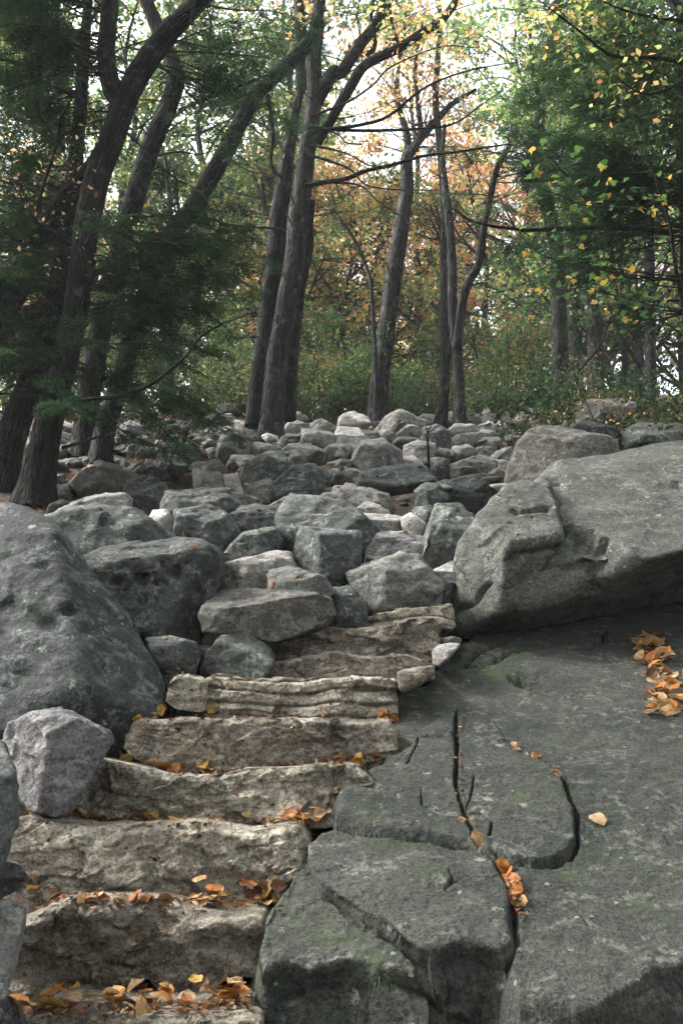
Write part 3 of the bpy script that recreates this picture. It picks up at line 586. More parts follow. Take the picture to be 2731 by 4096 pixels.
('light flat stone above the broad tan boulder', 'mid', 'R5', [(1348, 218), (1390, 198), (1443, 203), (1433, 238), (1370, 239)], dict(t=.4)),
('light grey stone left of the brown round-backed boulder', 'mid', 'R5', [(1418, 244), (1480, 203), (1523, 218), (1513, 263), (1440, 264)], dict(t=.45)),
('tiny pale stone right of the broad tan boulder', 'pale', 'R5', [(1433, 293), (1440, 253), (1493, 253), (1503, 288)], dict(t=.25)),
('pale ledge below the tiny pale stone', 'mid', 'R5', [(1398, 324), (1440, 293), (1503, 298), (1493, 344), (1430, 354)], dict(t=.4)),
('flat brown crest stone right of the two slim trunks', 'brown', 'T4', [(495, 775), (510, 734), (592, 728), (614, 760), (560, 788)], dict(t=.5, grp='c')),
('tilted brown crest plate beside the flat brown one', 'brown', 'T4', [(566, 774), (620, 733), (672, 738), (684, 777), (620, 794)], dict(t=.45, grp='c')),
('pinkish peaked crest stone', 'pale', 'T4', [(636, 750), (690, 713), (734, 743), (744, 777), (680, 784)], dict(t=.4, grp='c')),
('dark arched crest stone right of the pinkish peak', 'brown', 'T4', [(726, 753), (765, 728), (804, 743), (794, 773), (740, 774)], dict(t=.4, grp='c')),
('long light crest stone left of the dark right-hand tree', 'mid', 'T4', [(814, 769), (840, 728), (894, 713), (896, 763), (860, 789)], dict(t=.5, grp='c')),
('shaded grey block touching the dark right-hand tree', 'brown', 'T4', [(880, 784), (890, 713), (930, 698), (979, 718), (984, 772), (930, 794)], dict(t=.5, grp='c')),
('pinkish low stone below the pinkish peak', 'pale', 'T4', [(654, 804), (700, 768), (749, 788), (744, 824), (690, 824)], dict(t=.4)),
('rounded light stone with a shaded face below the crest at right', 'mid', 'T4', [(744, 804), (770, 773), (842, 758), (864, 790), (834, 814), (770, 814)], dict(t=.45)),
('small dark rounded stone left of the rounded light one', 'mid', 'T4', [(728, 800), (745, 768), (780, 755), (792, 772), (765, 800)], dict(t=.3)),
('stack-like flat stone below the tilted brown plate', 'mid', 'T4', [(510, 819), (550, 783), (622, 783), (654, 812), (580, 834)], dict(t=.45)),
('long grey stone below the stack-like flat one', 'mid', 'T4', [(520, 854), (570, 828), (642, 818), (664, 862), (610, 879), (540, 874)], dict(t=.45)),
('angular shaded stone right of the long grey one', 'brown', 'T4', [(655, 874), (680, 838), (742, 838), (754, 882), (700, 894)], dict(t=.4)),
('light triangular stone above the angular shaded one', 'mid', 'T4', [(634, 834), (670, 808), (722, 813), (734, 842), (690, 849)], dict(t=.35)),
('small light slab beside the leafy gap left of the brown round-backed boulder', 'pale', 'T4', [(764, 844), (800, 818), (844, 818), (844, 852), (790, 864)], dict(t=.35)),
('thin light slab in the rubble below the leafy gap', 'mid', 'T4', [(616, 924), (660, 883), (722, 888), (734, 912), (660, 934)], dict(t=.35)),
('light wedge against the brown round-backed boulder', 'mid', 'T4', [(705, 964), (730, 908), (792, 888), (814, 920), (794, 974)], dict(t=.45)),
('mossy rock behind the twin trunk at left', 'dark', 'T3', [(985, 702), (1040, 681), (1094, 710), (1074, 734), (960, 754)], dict(t=.6, grp='c')),
('grey block left of the twin trunk foot', 'mid', 'T3', [(1045, 775), (1055, 765), (1150, 778), (1104, 814), (1048, 802)], dict(t=.5, grp='c')),
('long light ledge left of the grey block', 'mid', 'T3', [(885, 829), (960, 798), (1052, 803), (1054, 834), (900, 854)], dict(t=.6)),
('dark flat stone at the far left of the crest', 'mid', 'T3', [(920, 770), (940, 745), (1030, 735), (1050, 765), (960, 785)], dict(t=.6, grp='c')),
]
for d in D_:
    boulder(d[0], d[1], d[2], d[3], **d[4])
boulder('pale rough stone between the top step and the slab', 'pale', 'Q3', [(1302, 545), (1300, 475), (1340, 440), (1400, 432), (1478, 430), (1440, 480), (1380, 510), (1330, 560)], depth=5.2, t=.3, grp='h')
boulder('little grey stone under the left tip of the great leaning boulder', 'mid', 'Q3', [(1340, 440), (1350, 400), (1420, 388), (1480, 400), (1470, 440), (1400, 450)], depth=5.6, t=.3, grp='h')
boulder('small brown block ending the sixth step at the right', 'stepdark', 'Q3', [(1082, 700), (1085, 610), (1200, 585), (1310, 570), (1310, 620), (1200, 680), (1110, 720)], depth=4.72, t=.35, grp='h')
boulder('bluish damp stone in the recess below the cracked block', 'dark', 'R4', [(380, 1500), (385, 1060), (500, 1050), (640, 1030), (760, 1050), (800, 1150), (800, 1500)], depth=3.10, t=.4, ext=0, grp='h', sub=5)
# ------------------------------------------------------------------ the steps
def interp_poly(p, x): 
    p = p[np.argsort(p[:, 0])]; return np.interp(x, p[:, 0], p[:, 1])
def step(label, tone, top, bot, yf, length, seed, nx=170, rough=1.0, tilt=-0.012, bow=0.0, layers=0.0, name='stone_step', lean=0.025):
    rs = np.random.RandomState(seed); o = rs.uniform(0, 50, 3)
    x0 = min(top[:, 0].min(), bot[:, 0].min()); x1 = max(top[:, 0].max(), bot[:, 0].max())
    u = np.linspace(0, 1, nx); sx = x0+(x1-x0)*u
    T = P(np.stack([sx, interp_poly(top, sx)], 1), yf); B = P(np.stack([sx, interp_poly(bot, sx)], 1), yf)
    X = T[:, 0]; zt = T[:, 2]; zb = B[:, 2]-0.02
    H = zt-zb; r = 0.032
    # profile (depth, height 0..1): front bottom -> front top -> back
    nf, ntp, nb = 46, 34, 8
    prof = []
    for a in np.linspace(0, 1, nf): prof.append(('f', a))
    for a in np.linspace(0.02, 1, ntp)**1.3: prof.append(('t', a))
    for a in np.linspace(0.1, 1, nb): prof.append(('b', a))
    m = len(prof); V = np.zeros((nx, m+1, 3))
    e = np.minimum(u, 1-u)*(X[-1]-X[0]); endr = np.sqrt(np.clip(1-(1-np.clip(e/0.05, 0, 1))**2, 0, 1))
    yb = bow*(np.abs(u-0.5)*2)**2
    for j, (kd, a) in enumerate(prof):
        if kd == 'f': y = np.zeros(nx); z = zb+(H)*a
        elif kd == 't': y = np.full(nx, r+(length-r)*a); z = zt+tilt*a*np.ones(nx)
        else: y = np.full(nx, length); z = zt+tilt-(H+0.1)*a
        if kd == 'f': y = y+r*smooth(0.86, 1.0, a)**2+lean*(smooth(0.0, 0.8, a)-1.0)
        cy = length*0.5; cz = (zt+zb)/2; s_ = 0.72+0.28*endr
        V[:, j, 0] = X; V[:, j, 1] = yf+yb+cy+(y-cy)*(0.94+0.06*endr); V[:, j, 2] = cz+(z-cz)*s_
    V[:, m] = V[:, 0]; V[:, m, 1] += length
    nv = m+1; idx = np.arange(nx*nv).reshape(nx, nv)
    f = np.stack([idx[:-1, :-1], idx[1:, :-1], idx[1:, 1:], idx[:-1, 1:]], -1).reshape(-1, 4)
    bt = np.stack([idx[:-1, -1], idx[1:, -1], idx[1:, 0], idx[:-1, 0]], -1).reshape(-1, 4)
    v = V.reshape(-1, 3); f = np.concatenate([f, bt])
    n = vnormals(v, f)
    fm = 1-smooth(0.015, 0.10, v[:, 1]-(yf+np.repeat(yb, nv)))            # 1 on the riser
    sl = v+np.stack([0*v[:, 0], 0*v[:, 0], 0.22*v[:, 0]+0.05*fbm(v*2.3+o, 2)], 1)
    st = v*np.array([1.0, 1.0, 2.0]); kx = (X[-1]-X[0])
    d = 0.024*fbm(v*np.array([2.6, 2.6, 5.0])+o, 2)+0.026*facets(st, int(34*kx)+8, seed*7+1)+0.013*facets(st, int(200*kx)+20, seed*7+2)-0.030*np.abs(perlin(sl*np.array([2.4, 2.4, 7.5])+o))+0.009*fbm(v*np.array([16, 16, 24])+o, 4)+0.006
    if layers:
        zz = v[:, 2]+0.03*fbm(v*np.array([2.5, 2.5, 1])+o, 2)
        ph = zz/0.062+o[0]; fr = ph-np.floor(ph); lid = np.floor(ph)
        jut = np.sin(lid*12.9+o[1]*7)*0.5+0.5*np.sin(v[:, 0]*9+lid*3.1)
        d = d+layers*(0.024*jut-0.030*np.exp(-(np.minimum(fr, 1-fr)/0.10)**2))*fm
    amp = rough*(0.13+0.87*fm)
    chip = 0.011*facets(st, int(150*kx)+20, seed*7+4)+0.006*fbm(v*np.array([20, 20, 20])+o, 3)
    v = v+n*(d*rough*0.12)[:, None]; v[:, 1] -= d*rough*fm*1.1; v[:, 2] += chip*np.exp(-((v[:, 1]-yf)/0.07)**2)*smooth(0.5, 0.9, (v[:, 2]-np.repeat(zb, nv))/np.repeat(H, nv))
    # close the two ends
    cl = v[idx[0]].mean(0); cr = v[idx[-1]].mean(0); k0 = len(v)
    v = np.vstack([v, cl, cr]); ex = []
    for j in range(nv-1): ex.append((idx[0, j], idx[0, j+1], k0, k0)); ex.append((idx[-1, j+1], idx[-1, j], k0+1, k0+1))
    ex = np.array([q[:3] for q in ex]); tri = np.concatenate([f[:, [0, 1, 2]], f[:, [0, 2, 3]], ex])
    bv_add(v, tri)
    return solid(name, v, tri, M[tone], label, 'step', 'rough stone steps of the stair')
def J(*parts): return np.vstack([S(fr, p) for fr, p in parts])
step('lowest stone step, only its tread showing at the bottom of the picture', 'stepdark', J(('R3', [(100, 1316), (400, 1312), (700, 1318), (1170, 1308)])), J(('R3', [(100, 1620), (1170, 1620)])), 2.88, 0.42, 1)
step('long grey riser stone with a dark hollow beneath, first above the lowest tread', 'stepdark', J(('R3', [(15, 930), (60, 880), (150, 858), (195, 818), (300, 800), (500, 795), (680, 800), (820, 820), (1000, 850), (1170, 858), (1205, 900)])),
     J(('R3', [(15, 1180), (200, 1240), (430, 1235), (600, 1120), (690, 1090), (760, 1200), (930, 1200), (1010, 1110), (1080, 1085), (1205, 1080)])), 3.27, 0.45, 2, rough=0.9)
step('wide pale chiselled step, second riser from the bottom', 'step', J(('R3', [(10, 450), (70, 410), (230, 432), (400, 455), (560, 455), (700, 440), (900, 430), (1100, 470), (1330, 448), (1390, 500)])),
     J(('R3', [(10, 700), (130, 740), (320, 800), (700, 800), (1000, 820), (1390, 800)])), 3.62, 0.5, 3, rough=1.25)
step('step with a bright front lip and dark stains, third riser from the bottom', 'step', J(('R3', [(325, 200), (375, 140), (560, 178), (760, 222), (960, 225), (1100, 192), (1300, 186), (1568, 170)]), ('R4', [(90, 176), (180, 215)])),
     J(('R3', [(325, 370), (400, 430), (700, 440), (900, 430), (1150, 460), (1500, 430)]), ('R4', [(180, 400)])), 4.0, 0.5, 4, rough=1.2)
step('dark brown smooth-faced step, fourth riser from the bottom', 'stepdark', J(('R1', [(565, 1150), (580, 1100), (640, 1092), (860, 1080), (1000, 1092), (1200, 1080), (1500, 1095)]), ('R2', [(0, 1095), (250, 1090), (285, 1120)])),
     J(('R3', [(560, 90), (700, 175), (1000, 205), (1250, 205), (1500, 190)]), ('R4', [(290, 170)])), 4.36, 0.45, 5, rough=0.8)
step('layered pale and brown ledge step, fifth riser from the bottom', 'step', J(('R1', [(905, 905), (960, 886), (1100, 905), (1270, 902), (1500, 906)]), ('R2', [(0, 904), (230, 898), (290, 905)])),
     J(('R1', [(905, 1060), (1100, 1090), (1400, 1090)]), ('R2', [(0, 1095), (290, 1095)])), 4.72, 0.5, 6, rough=0.7, layers=1.0)
step('short rounded pale block at the left end of the layered step', 'step', J(('R1', [(750, 930), (775, 895), (840, 888), (905, 900), (926, 915)])), J(('R1', [(750, 1000), (800, 1030), (926, 1050)])), 4.66, 0.4, 7, nx=60, rough=0.6)
step('slim dark step above the layered one', 'stepdark', J(('Q3', [(190, 640), (220, 580), (290, 540), (480, 505), (680, 482), (860, 500), (1000, 505), (1150, 500), (1220, 530), (1310, 555)])), J(('Q3', [(190, 670), (600, 670), (1310, 640)])), 5.1, 0.5, 8, rough=0.6)
step('thick dark banded step high on the stair', 'stepdark', J(('Q3', [(345, 440), (370, 375), (440, 350), (680, 318), (820, 325), (1000, 315), (1100, 285), (1320, 272), (1345, 300)])), J(('Q3', [(330, 530), (600, 515), (900, 510), (1150, 515), (1345, 560)])), 5.42, 0.5, 9, rough=0.9)
step('weathered topmost ledge with flaking tan layers', 'step', J(('Q3', [(670, 300), (690, 285), (880, 262), (1000, 235), (1100, 210), (1250, 190), (1430, 190), (1440, 200)])), J(('Q3', [(670, 350), (1000, 340), (1440, 320)])), 5.75, 0.5, 10, rough=0.6, layers=0.9)
boulder('pale pinkish stone lying on the topmost ledge', 'pale', 'Q3', [(872, 255), (885, 190), (925, 148), (1000, 158), (1100, 160), (1190, 140), (1300, 128), (1420, 115), (1440, 210), (1250, 225), (1000, 265)], depth=6.0, t=.45, grp='h')

# ------------------------------------------------------------------ the great slab and its broken blocks
def slab(label, tone, outline, plane, xs, ys, seed, rnd=0.05, drop=1.0, steep=7.0, rough=1.0, cracks=(), raise_=None, pits=(), name='boulder', edge_noise=0.012):
    z0, a, b = plane; o = np.random.RandomState(seed).uniform(0, 40, 3)
    poly = on_plane(outline, z0, a, b)[:, :2]; lines = [(on_plane(cp, z0, a, b)[:, :2], wd, dp) for cp, wd, dp in cracks]
    gx, gy = np.meshgrid(xs, ys); px, py = gx.ravel(), gy.ravel(); nx_, ny_ = len(xs), len(ys); idx = np.arange(nx_*ny_).reshape(ny_, nx_)
    f = np.stack([idx[:-1, :-1], idx[:-1, 1:], idx[1:, 1:], idx[1:, :-1]], -1).reshape(-1, 4)
    s0 = sdist(px, py, poly); f = f[(s0[f] > -drop/steep-0.05).any(1)]
    tri = np.concatenate([f[:, [0, 1, 2]], f[:, [0, 2, 3]]]); xy = np.stack([px, py], 1)
    def crackd(x, y):
        q = np.stack([x, y, x*0], 1); return [pdist(x, y, ln)+0.45*wd*fbm(q*34+o, 3)+0.004*perlin(q*15+o) for ln, wd, dp in lines]
    for lev in range(3 if drop < 0.95 else 2):                            # refine only along cracks and rims
        x, y = xy[:, 0], xy[:, 1]; sd_ = sdist(x, y, poly); near = (sd_ < (0.045, 0.02, 0.012)[lev]) & (sd_ > -drop/steep-0.03)
        for ln, wd, dp in lines: near |= pdist(x, y, ln) < (0.035, 0.018, 0.009)[lev]
        m = near[tri].any(1); T = tri[m]; e = np.sort(np.concatenate([T[:, [0, 1]], T[:, [1, 2]], T[:, [2, 0]]]), 1)
        key = e[:, 0].astype(np.int64)*len(xy)+e[:, 1]; uk, inv = np.unique(key, return_inverse=True); mid = (xy[uk//len(xy)]+xy[uk % len(xy)])/2
        n0 = len(xy); xy = np.vstack([xy, mid]); k3 = len(T); A, B, C = n0+inv[:k3], n0+inv[k3:2*k3], n0+inv[2*k3:]
        new = np.concatenate([np.stack([T[:, 0], A, C], 1), np.stack([A, T[:, 1], B], 1), np.stack([C, B, T[:, 2]], 1), np.stack([A, B, C], 1)])
        # neighbours that share a split edge get split to match
        R = tri[~m]; lut = dict(zip(uk.tolist(), range(len(uk)))); keep = []; extra = []
        r0 = np.sort(R[:, [0, 1]], 1); r1 = np.sort(R[:, [1, 2]], 1); r2 = np.sort(R[:, [2, 0]], 1); L = n0
        ks = [r[:, 0].astype(np.int64)*L+r[:, 1] for r in (r0, r1, r2)]; hit = np.stack([np.isin(kk, uk) for kk in ks], 1); any_ = hit.any(1)
        for t_, kk0, kk1, kk2, hh in zip(R[any_].tolist(), ks[0][any_].tolist(), ks[1][any_].tolist(), ks[2][any_].tolist(), hit[any_].tolist()):
            ring = []
            for vtx, kk, h_ in zip(t_, (kk0, kk1, kk2), hh):
                ring.append(vtx)
                if h_: ring.append(n0+lut[kk])
            st_ = next(i_ for i_ in range(len(ring)) if ring[i_] >= n0)
            ring = ring[st_:]+ring[:st_]
            for i_ in range(1, len(ring)-1): extra.append((ring[0], ring[i_], ring[i_+1]))
        tri = np.concatenate([new, R[~any_]]+([np.array(extra)] if extra else []))
    px, py = xy[:, 0], xy[:, 1]; q = np.stack([px, py, px*0], 1)
    s = sdist(px, py, poly)+1.2*edge_noise*fbm(q*5.5+o, 2)
    z = EYE+z0+a*py+b*px
    z = z+rough*(0.022*fbm(q*1.6+o, 2)+0.010*facets(q*np.array([1, 0.8, 1])+o, 70, seed)*0.6+0.006*facets(q, 400, seed+5)*0.5+0.007*fbm(q*9+o, 3)+0.0035*fbm(q*36+o, 3))
    if raise_ is not None:
        for rp, hgt, w_ in raise_:
            rs_ = sdist(px, py, on_plane(rp, z0, a, b)[:, :2])+0.006*fbm(q*16+o, 2)
            z = z+hgt*smooth(-0.004, w_, rs_)*smooth(0.75, 0.12, rs_)
    for dd, (ln, wid, dep) in zip(crackd(px, py), lines):
        wv = wid*(1+0.5*perlin(q*6+o)); z = z-dep*np.exp(-(np.maximum(dd, 0)/wv)**2)
    for cpt, rx, ry, dep in pits:
        cc = on_plane(np.array(cpt, float), z0, a, b); w_ = ((px-cc[0])/rx)**2+((py-cc[1])/ry)**2+0.5*fbm(q*14+o, 3); z = z-dep*smooth(1.2, 0.5, w_)
    t = np.clip((rnd-s)/rnd, 0, 1.0); rim = rnd*(1-np.sqrt(np.clip(1-t*t, 0, 1)))*0.7
    fall = np.minimum(np.clip(-s, 0, None)*steep, drop)
    z = z-rim-fall
    ff = smooth(0, 0.06, fall)*(fall < drop); w3 = np.stack([px*5, py*5, z*5], 1)+o
    px = px+ff*0.035*fbm(w3*0.8, 2); py = py+ff*(0.045*fbm(w3*0.8+5, 2)+0.04*facets(w3, 60, seed+9)*0.5)
    v = np.stack([px, py, z], 1); used = np.unique(tri); mp = np.full(len(v), -1); mp[used] = np.arange(len(used)); v = v[used]; tri = mp[tri]
    bv_add(v, tri)
    return solid(name, v, tri, M[tone], label, 'boulder', GROUPS['h'])
PL = (-1.75, 0.388, 0.0)
main = J(('R2', [(1568, 330), (1270, 480), (1000, 560), (800, 640), (640, 690), (600, 742), (470, 832), (440, 905), (292, 992), (286, 1100), (222, 1192)]),
         ('R4', [(245, 182), (150, 216), (42, 272), (22, 332), (8, 452), (150, 480), (400, 512), (650, 545), (740, 610), (790, 720), (815, 830), (835, 950), (800, 1060), (830, 1180), (950, 1215), (1080, 1240), (1220, 1210), (1320, 1170), (1440, 1070), (1600, 1040), (2000, 1000), (2600, 900)]),
         ('R2', [(2600, 900), (2600, 380)]))
A3 = S('R4', [(8, 452), (22, 332), (150, 216), (245, 182), (550, -60), (700, -20), (790, 110), (900, 150), (985, 215), (1032, 260), (1062, 330), (1090, 405), (1092, 510), (1060, 568), (990, 605), (900, 628), (820, 618), (750, 600), (650, 545), (400, 512), (150, 480)])
cracks = [(S('R4', [(552, -25), (556, 150), (550, 280), (570, 350), (590, 400), (612, 452), (640, 532)]), 0.0065, 0.09),
          (S('R4', [(640, 532), (700, 540), (750, 600)]), 0.007, 0.09),
          (S('R4', [(772, 90), (860, 145), (940, 185), (1020, 240)]), 0.007, 0.04),
          (S('R4', [(1028, 250), (1062, 330), (1090, 405), (1092, 515), (1062, 570), (990, 608), (905, 632), (815, 622), (752, 602)]), 0.008, 0.10),
          (S('R4', [(332, 192), (368, 132), (386, 75)]), 0.004, 0.03), (S('R4', [(632, 250), (614, 350), (590, 392)]), 0.0035, 0.025),
          (S('R4', [(620, 416), (682, 420), (714, 452), (700, 512)]), 0.004, 0.03), (S('R4', [(395, 300), (400, 380)]), 0.0035, 0.02),
          (S('R2', [(460, 880), (580, 842), (650, 782), (800, 742)]), 0.015, 0.06), (S('R2', [(580, 850), (700, 832), (792, 792), (900, 776), (1140, 776), (1200, 742), (1214, 700)]), 0.014, 0.055),
          (S('R2', [(1290, 912), (1360, 915)]), 0.006, 0.02), (S('R4', [(1040, 795), (1090, 810), (1140, 880)]), 0.005, 0.02)]
pits = [(S('R2', [(880, 918)])[0], 0.085, 0.12, 0.06), (S('R2', [(820, 900)])[0], 0.05, 0.07, 0.035)]
XS = np.concatenate([np.arange(-0.45, 1.35, 0.0125), np.arange(1.36, 3.6, 0.035)])
YS = [2.35]
while YS[-1] < 8.2: YS.append(YS[-1]+0.0140*(YS[-1]/2.6)**1.3)
YS = np.array(YS)
slab('immense grey-green slab with long cracks filling the lower right', 'slab', main, PL, XS, YS, 11, rnd=0.014, drop=1.0, steep=9,
     cracks=cracks, raise_=[(A3, 0.022, 0.012)], pits=pits)
A2 = S('R4', [(-118, 515), (-60, 480), (10, 468), (150, 496), (400, 528), (650, 560), (715, 615), (762, 715), (785, 820), (800, 890), (790, 960), (745, 985), (640, 965), (520, 975), (440, 985), (378, 975), (300, 905), (180, 822), (60, 765), (-55, 682), (-112, 590)])
slab('cracked block broken from the slab, crossed by a leaf-filled gap', 'slab', A2, (-1.735, 0.388, 0.0), np.arange(-0.35, 0.75, 0.012), np.arange(2.7, 4.1, 0.014), 12, rnd=0.014, drop=0.30, steep=10, rough=0.8,
     cracks=[(S('R4', [(270, 500), (400, 525), (440, 530)]), 0.0035, 0.02), (S('R4', [(500, 740), (540, 700), (520, 660)]), 0.0035, 0.02)])
A1 = S('R4', [(-322, 1010), (-300, 905), (-255, 800), (-160, 655), (-105, 604), (-24, 724), (42, 806), (165, 874), (285, 952), (352, 1020), (380, 1085), (368, 1120), (280, 1085), (150, 1055), (50, 1045), (-100, 1075), (-200, 1055), (-300, 1075)])
slab('dark wedge-shaped block at the lower right of the steps', 'slab', A1, (-1.80, 0.388, 0.0), np.arange(-0.45, 0.55, 0.012), np.arange(2.35, 3.7, 0.014), 13, rnd=0.012, drop=0.9, steep=8, rough=0.9)
BVH = BVHTree.FromPolygons(np.concatenate(BV_V).tolist(), np.concatenate(BV_F).tolist())
CAMP = Vector((0, 0, EYE))
def cast(sx, sy):
    d = Vector(ray(np.array([sx, sy])).tolist()).normalized()
    return BVH.ray_cast(CAMP, d, 60)

# small stones wedged where the ground would show between the boulders
rs = np.random.RandomState(5); tmpl = []
for i, tone in enumerate(('mid', 'dark', 'brown', 'mid', 'pale', 'dark')):
    pts = rs.normal(size=(9, 3)); pts /= np.linalg.norm(pts, axis=1)[:, None]; pts *= np.array([1, 0.8, 0.6])
    v, f = shape_rock(pts, 3, 40+i, 18, 1.1); tmpl.append((mesh_from('wedged_stone', v, f, M[tone]), tone))
words = {'mid': 'grey', 'dark': 'dark lichened', 'brown': 'brownish', 'pale': 'pale'}
nst = 0; placed = []
for _ in range(2600):
    sx, sy = (rs.uniform(800, 2100), rs.uniform(1690, 2480)) if _ % 3 else (rs.uniform(150, 900), rs.uniform(1690, 1900))
    d = ray(np.array([sx, sy])); hit = cast(sx, sy)
    y = np.linspace(5.6, 18, 250); g = EYE+d[2]/d[1]*y-ground_z(d[0]/d[1]*y, y); k = np.argmax(g < 0)
    if g[k] >= 0: continue
    gp = np.array([d[0]/d[1]*y[k], y[k], ground_z(d[0]/d[1]*y[k], y[k])])
    if hit[0] is not None and hit[0].y < y[k]: continue
    if any(np.linalg.norm(gp-q) < 0.16 for q in placed): continue
    placed.append(gp); me, tone = tmpl[rs.randint(6)]
    ob = link('wedged_stone', me, None, tuple(gp+np.array([0, 0.03, 0.02])))
    r = rs.uniform(0.07, 0.15)*(0.6+0.05*y[k])*(1 if sx > 800 else 1.5); ob.scale = (r, r*rs.uniform(.7, 1), r*rs.uniform(.6, 1)); ob.rotation_euler = (rs.uniform(-.5, .5), rs.uniform(-.5, .5), rs.uniform(0, 6.3))
    tag(ob, 'small %s stone wedged in a gap or litter patch among the boulders' % words[tone], 'stone', 'small stones wedged between the %s boulders' % words[tone]); nst += 1
    if nst >= 120: break
print('wedged stones', nst)

# small broken stones lying on the upper rubble
n2 = 0
for _ in range(900):
    sx, sy = rs.uniform(750, 2080), rs.uniform(1670, 1960); h = cast(sx, sy)
    if h[0] is None or h[0].y < 7.5 or h[0].y > 18: continue
    gp = np.array(h[0][:])
    if any(np.linalg.norm(gp-q) < 0.42 for q in placed): continue
    placed.append(gp); me, tone = tmpl[rs.randint(6)]; r = rs.uniform(0.10, 0.21)
    ob = link('broken_stone', me, None, tuple(gp+np.array([0, r*.35, -r*.15]))); ob.scale = (r, r*rs.uniform(.7, 1), r*rs.uniform(.6, .95)); ob.rotation_euler = (rs.uniform(-.6, .6), rs.uniform(-.6, .6), rs.uniform(0, 6.3))
    tag(ob, 'small %s broken stone lying on the upper rubble below the crest' % words[tone], 'stone', 'small %s broken stones on the upper rubble' % words[tone]); n2 += 1
    if n2 >= 75: break
# ------------------------------------------------------------------ trees
RS = np.random.RandomState(21)
def catmull(p, n):
    p = np.asarray(p, float); q = np.vstack([2*p[0]-p[1], p, 2*p[-1]-p[-2]]); L = len(p)-1
    t = np.linspace(0, L, n); i = np.minimum(t.astype(int), L-1); u = (t-i)[:, None]
    a, b, c, d = q[i], q[i+1], q[i+2], q[i+3]
    return 0.5*((2*b)+(-a+c)*u+(2*a-5*b+4*c-d)*u*u+(-a+3*b-3*c+d)*u**3)
class Geo:
    def __init__(s): s.v, s.f, s.c, s.t, s.n = [], [], [], [], 0
    def add(s, v, f, c=None, t=None):
        s.v.append(v); s.f.append(np.asarray(f)+s.n); s.n += len(v)
        if c is not None: s.c.append(c)
        if t is not None: s.t.append(t)
    def arrays(s): return np.concatenate(s.v), np.concatenate(s.f), (np.concatenate(s.c) if s.c else None), (np.concatenate(s.t) if s.t else None)
def tube(g, pts, r0, r1, sides=8, step=None, flare=0.0, lump=0.0, radii=None, seed=0, tipclose=True):
    pts = np.asarray(pts, float); ln = np.linalg.norm(np.diff(pts, axis=0), axis=1).sum()
    n = max(4, int(ln/(step or max(0.06, r0*1.2)))+1)
    c = catmull(pts, n); n = len(c); t = np.linspace(0, 1, n)
    if radii is not None:
        kk = np.linspace(0, 1, len(radii)); r = np.interp(t, kk, radii)
    else: r = r0+(r1-r0)*t
    if flare: r = r*(1+flare*np.exp(-t*ln/0.22))
    tg = np.gradient(c, axis=0); tg /= np.linalg.norm(tg, axis=1)[:, None]+1e-9
    ref = np.array([0.31, 0.9, 0.2]) if abs(tg[0][2]) > 0.5 else np.array([0, 0, 1.0])
    u = np.cross(tg, ref); u /= np.linalg.norm(u, axis=1)[:, None]+1e-9; w = np.cross(tg, u)
    th = np.linspace(0, 2*np.pi, sides, endpoint=False)
    cs, sn = np.cos(th), np.sin(th); L = np.concatenate([[0], np.cumsum(np.linalg.norm(np.diff(c, axis=0), axis=1))])
    rr = np.repeat(r[:, None], sides, 1)
    tc = np.stack([rr*cs, rr*sn, np.repeat(L[:, None]*0.22, sides, 1)], -1)
    if lump:
        q = tc.reshape(-1, 3)+seed*3.1
        k = lump*(0.08*fbm(q*np.array([5, 5, 6]), 2)+0.035*ridged(q*np.array([30, 30, 34]), 3)+0.03*fbm(q*np.array([14, 14, 30]), 2))
        rr = rr*(1+k.reshape(n, sides))
        if flare: rr = rr*(1+0.35*flare*np.exp(-L/0.25)[:, None]*np.cos(th*5+seed)[None, :])
    V = c[:, None, :]+rr[..., None]*(u[:, None, :]*cs[None, :, None]+w[:, None, :]*sn[None, :, None])
    idx = np.arange(n*sides).reshape(n, sides); nx = np.roll(idx, -1, 1)
    f = np.stack([idx[:-1], nx[:-1], nx[1:], idx[1:]], -1).reshape(-1, 4)
    g.add(V.reshape(-1, 3), f, None, tc.reshape(-1, 3))
    return c, r
def put(g, name, mat, parent, kind=None, label=None):
    v, f, c, t = g.arrays()
    return solid(name, v, f, mat, label, None, None, kind, parent, col=c, tc=t)
def traced(fr, pts, y0, y1, w=None):
    """pixel polyline -> 3D points with depth going from y0 to y1, and radii from widths in pixels"""
    p = S(fr, pts) if isinstance(fr, str) else np.vstack([S(a, b) for a, b in fr])
    L = np.concatenate([[0], np.cumsum(np.linalg.norm(np.diff(p, axis=0), axis=1))]); y = y0+(y1-y0)*L/L[-1]
    q = P(p, y)
    if w is None: return q
    ww = np.interp(np.linspace(0, 1, len(p)), np.linspace(0, 1, len(w)), w)/2*y/F
    return q, ww
def rand_dir(rs, up=0.3):
    d = rs.normal(size=3); d[2] = d[2]*0.6+up; return d/np.linalg.norm(d)
def wiggle(rs, p, d, ln, n=6, bend=0.25, droop=0.0):
    pts = [np.array(p)]; d = np.array(d, float)
    for i in range(n-1):
        d = d+rs.normal(size=3)*bend*0.5; d[2] -= droop; d /= np.linalg.norm(d); pts.append(pts[-1]+d*ln/(n-1))
    return np.array(pts)
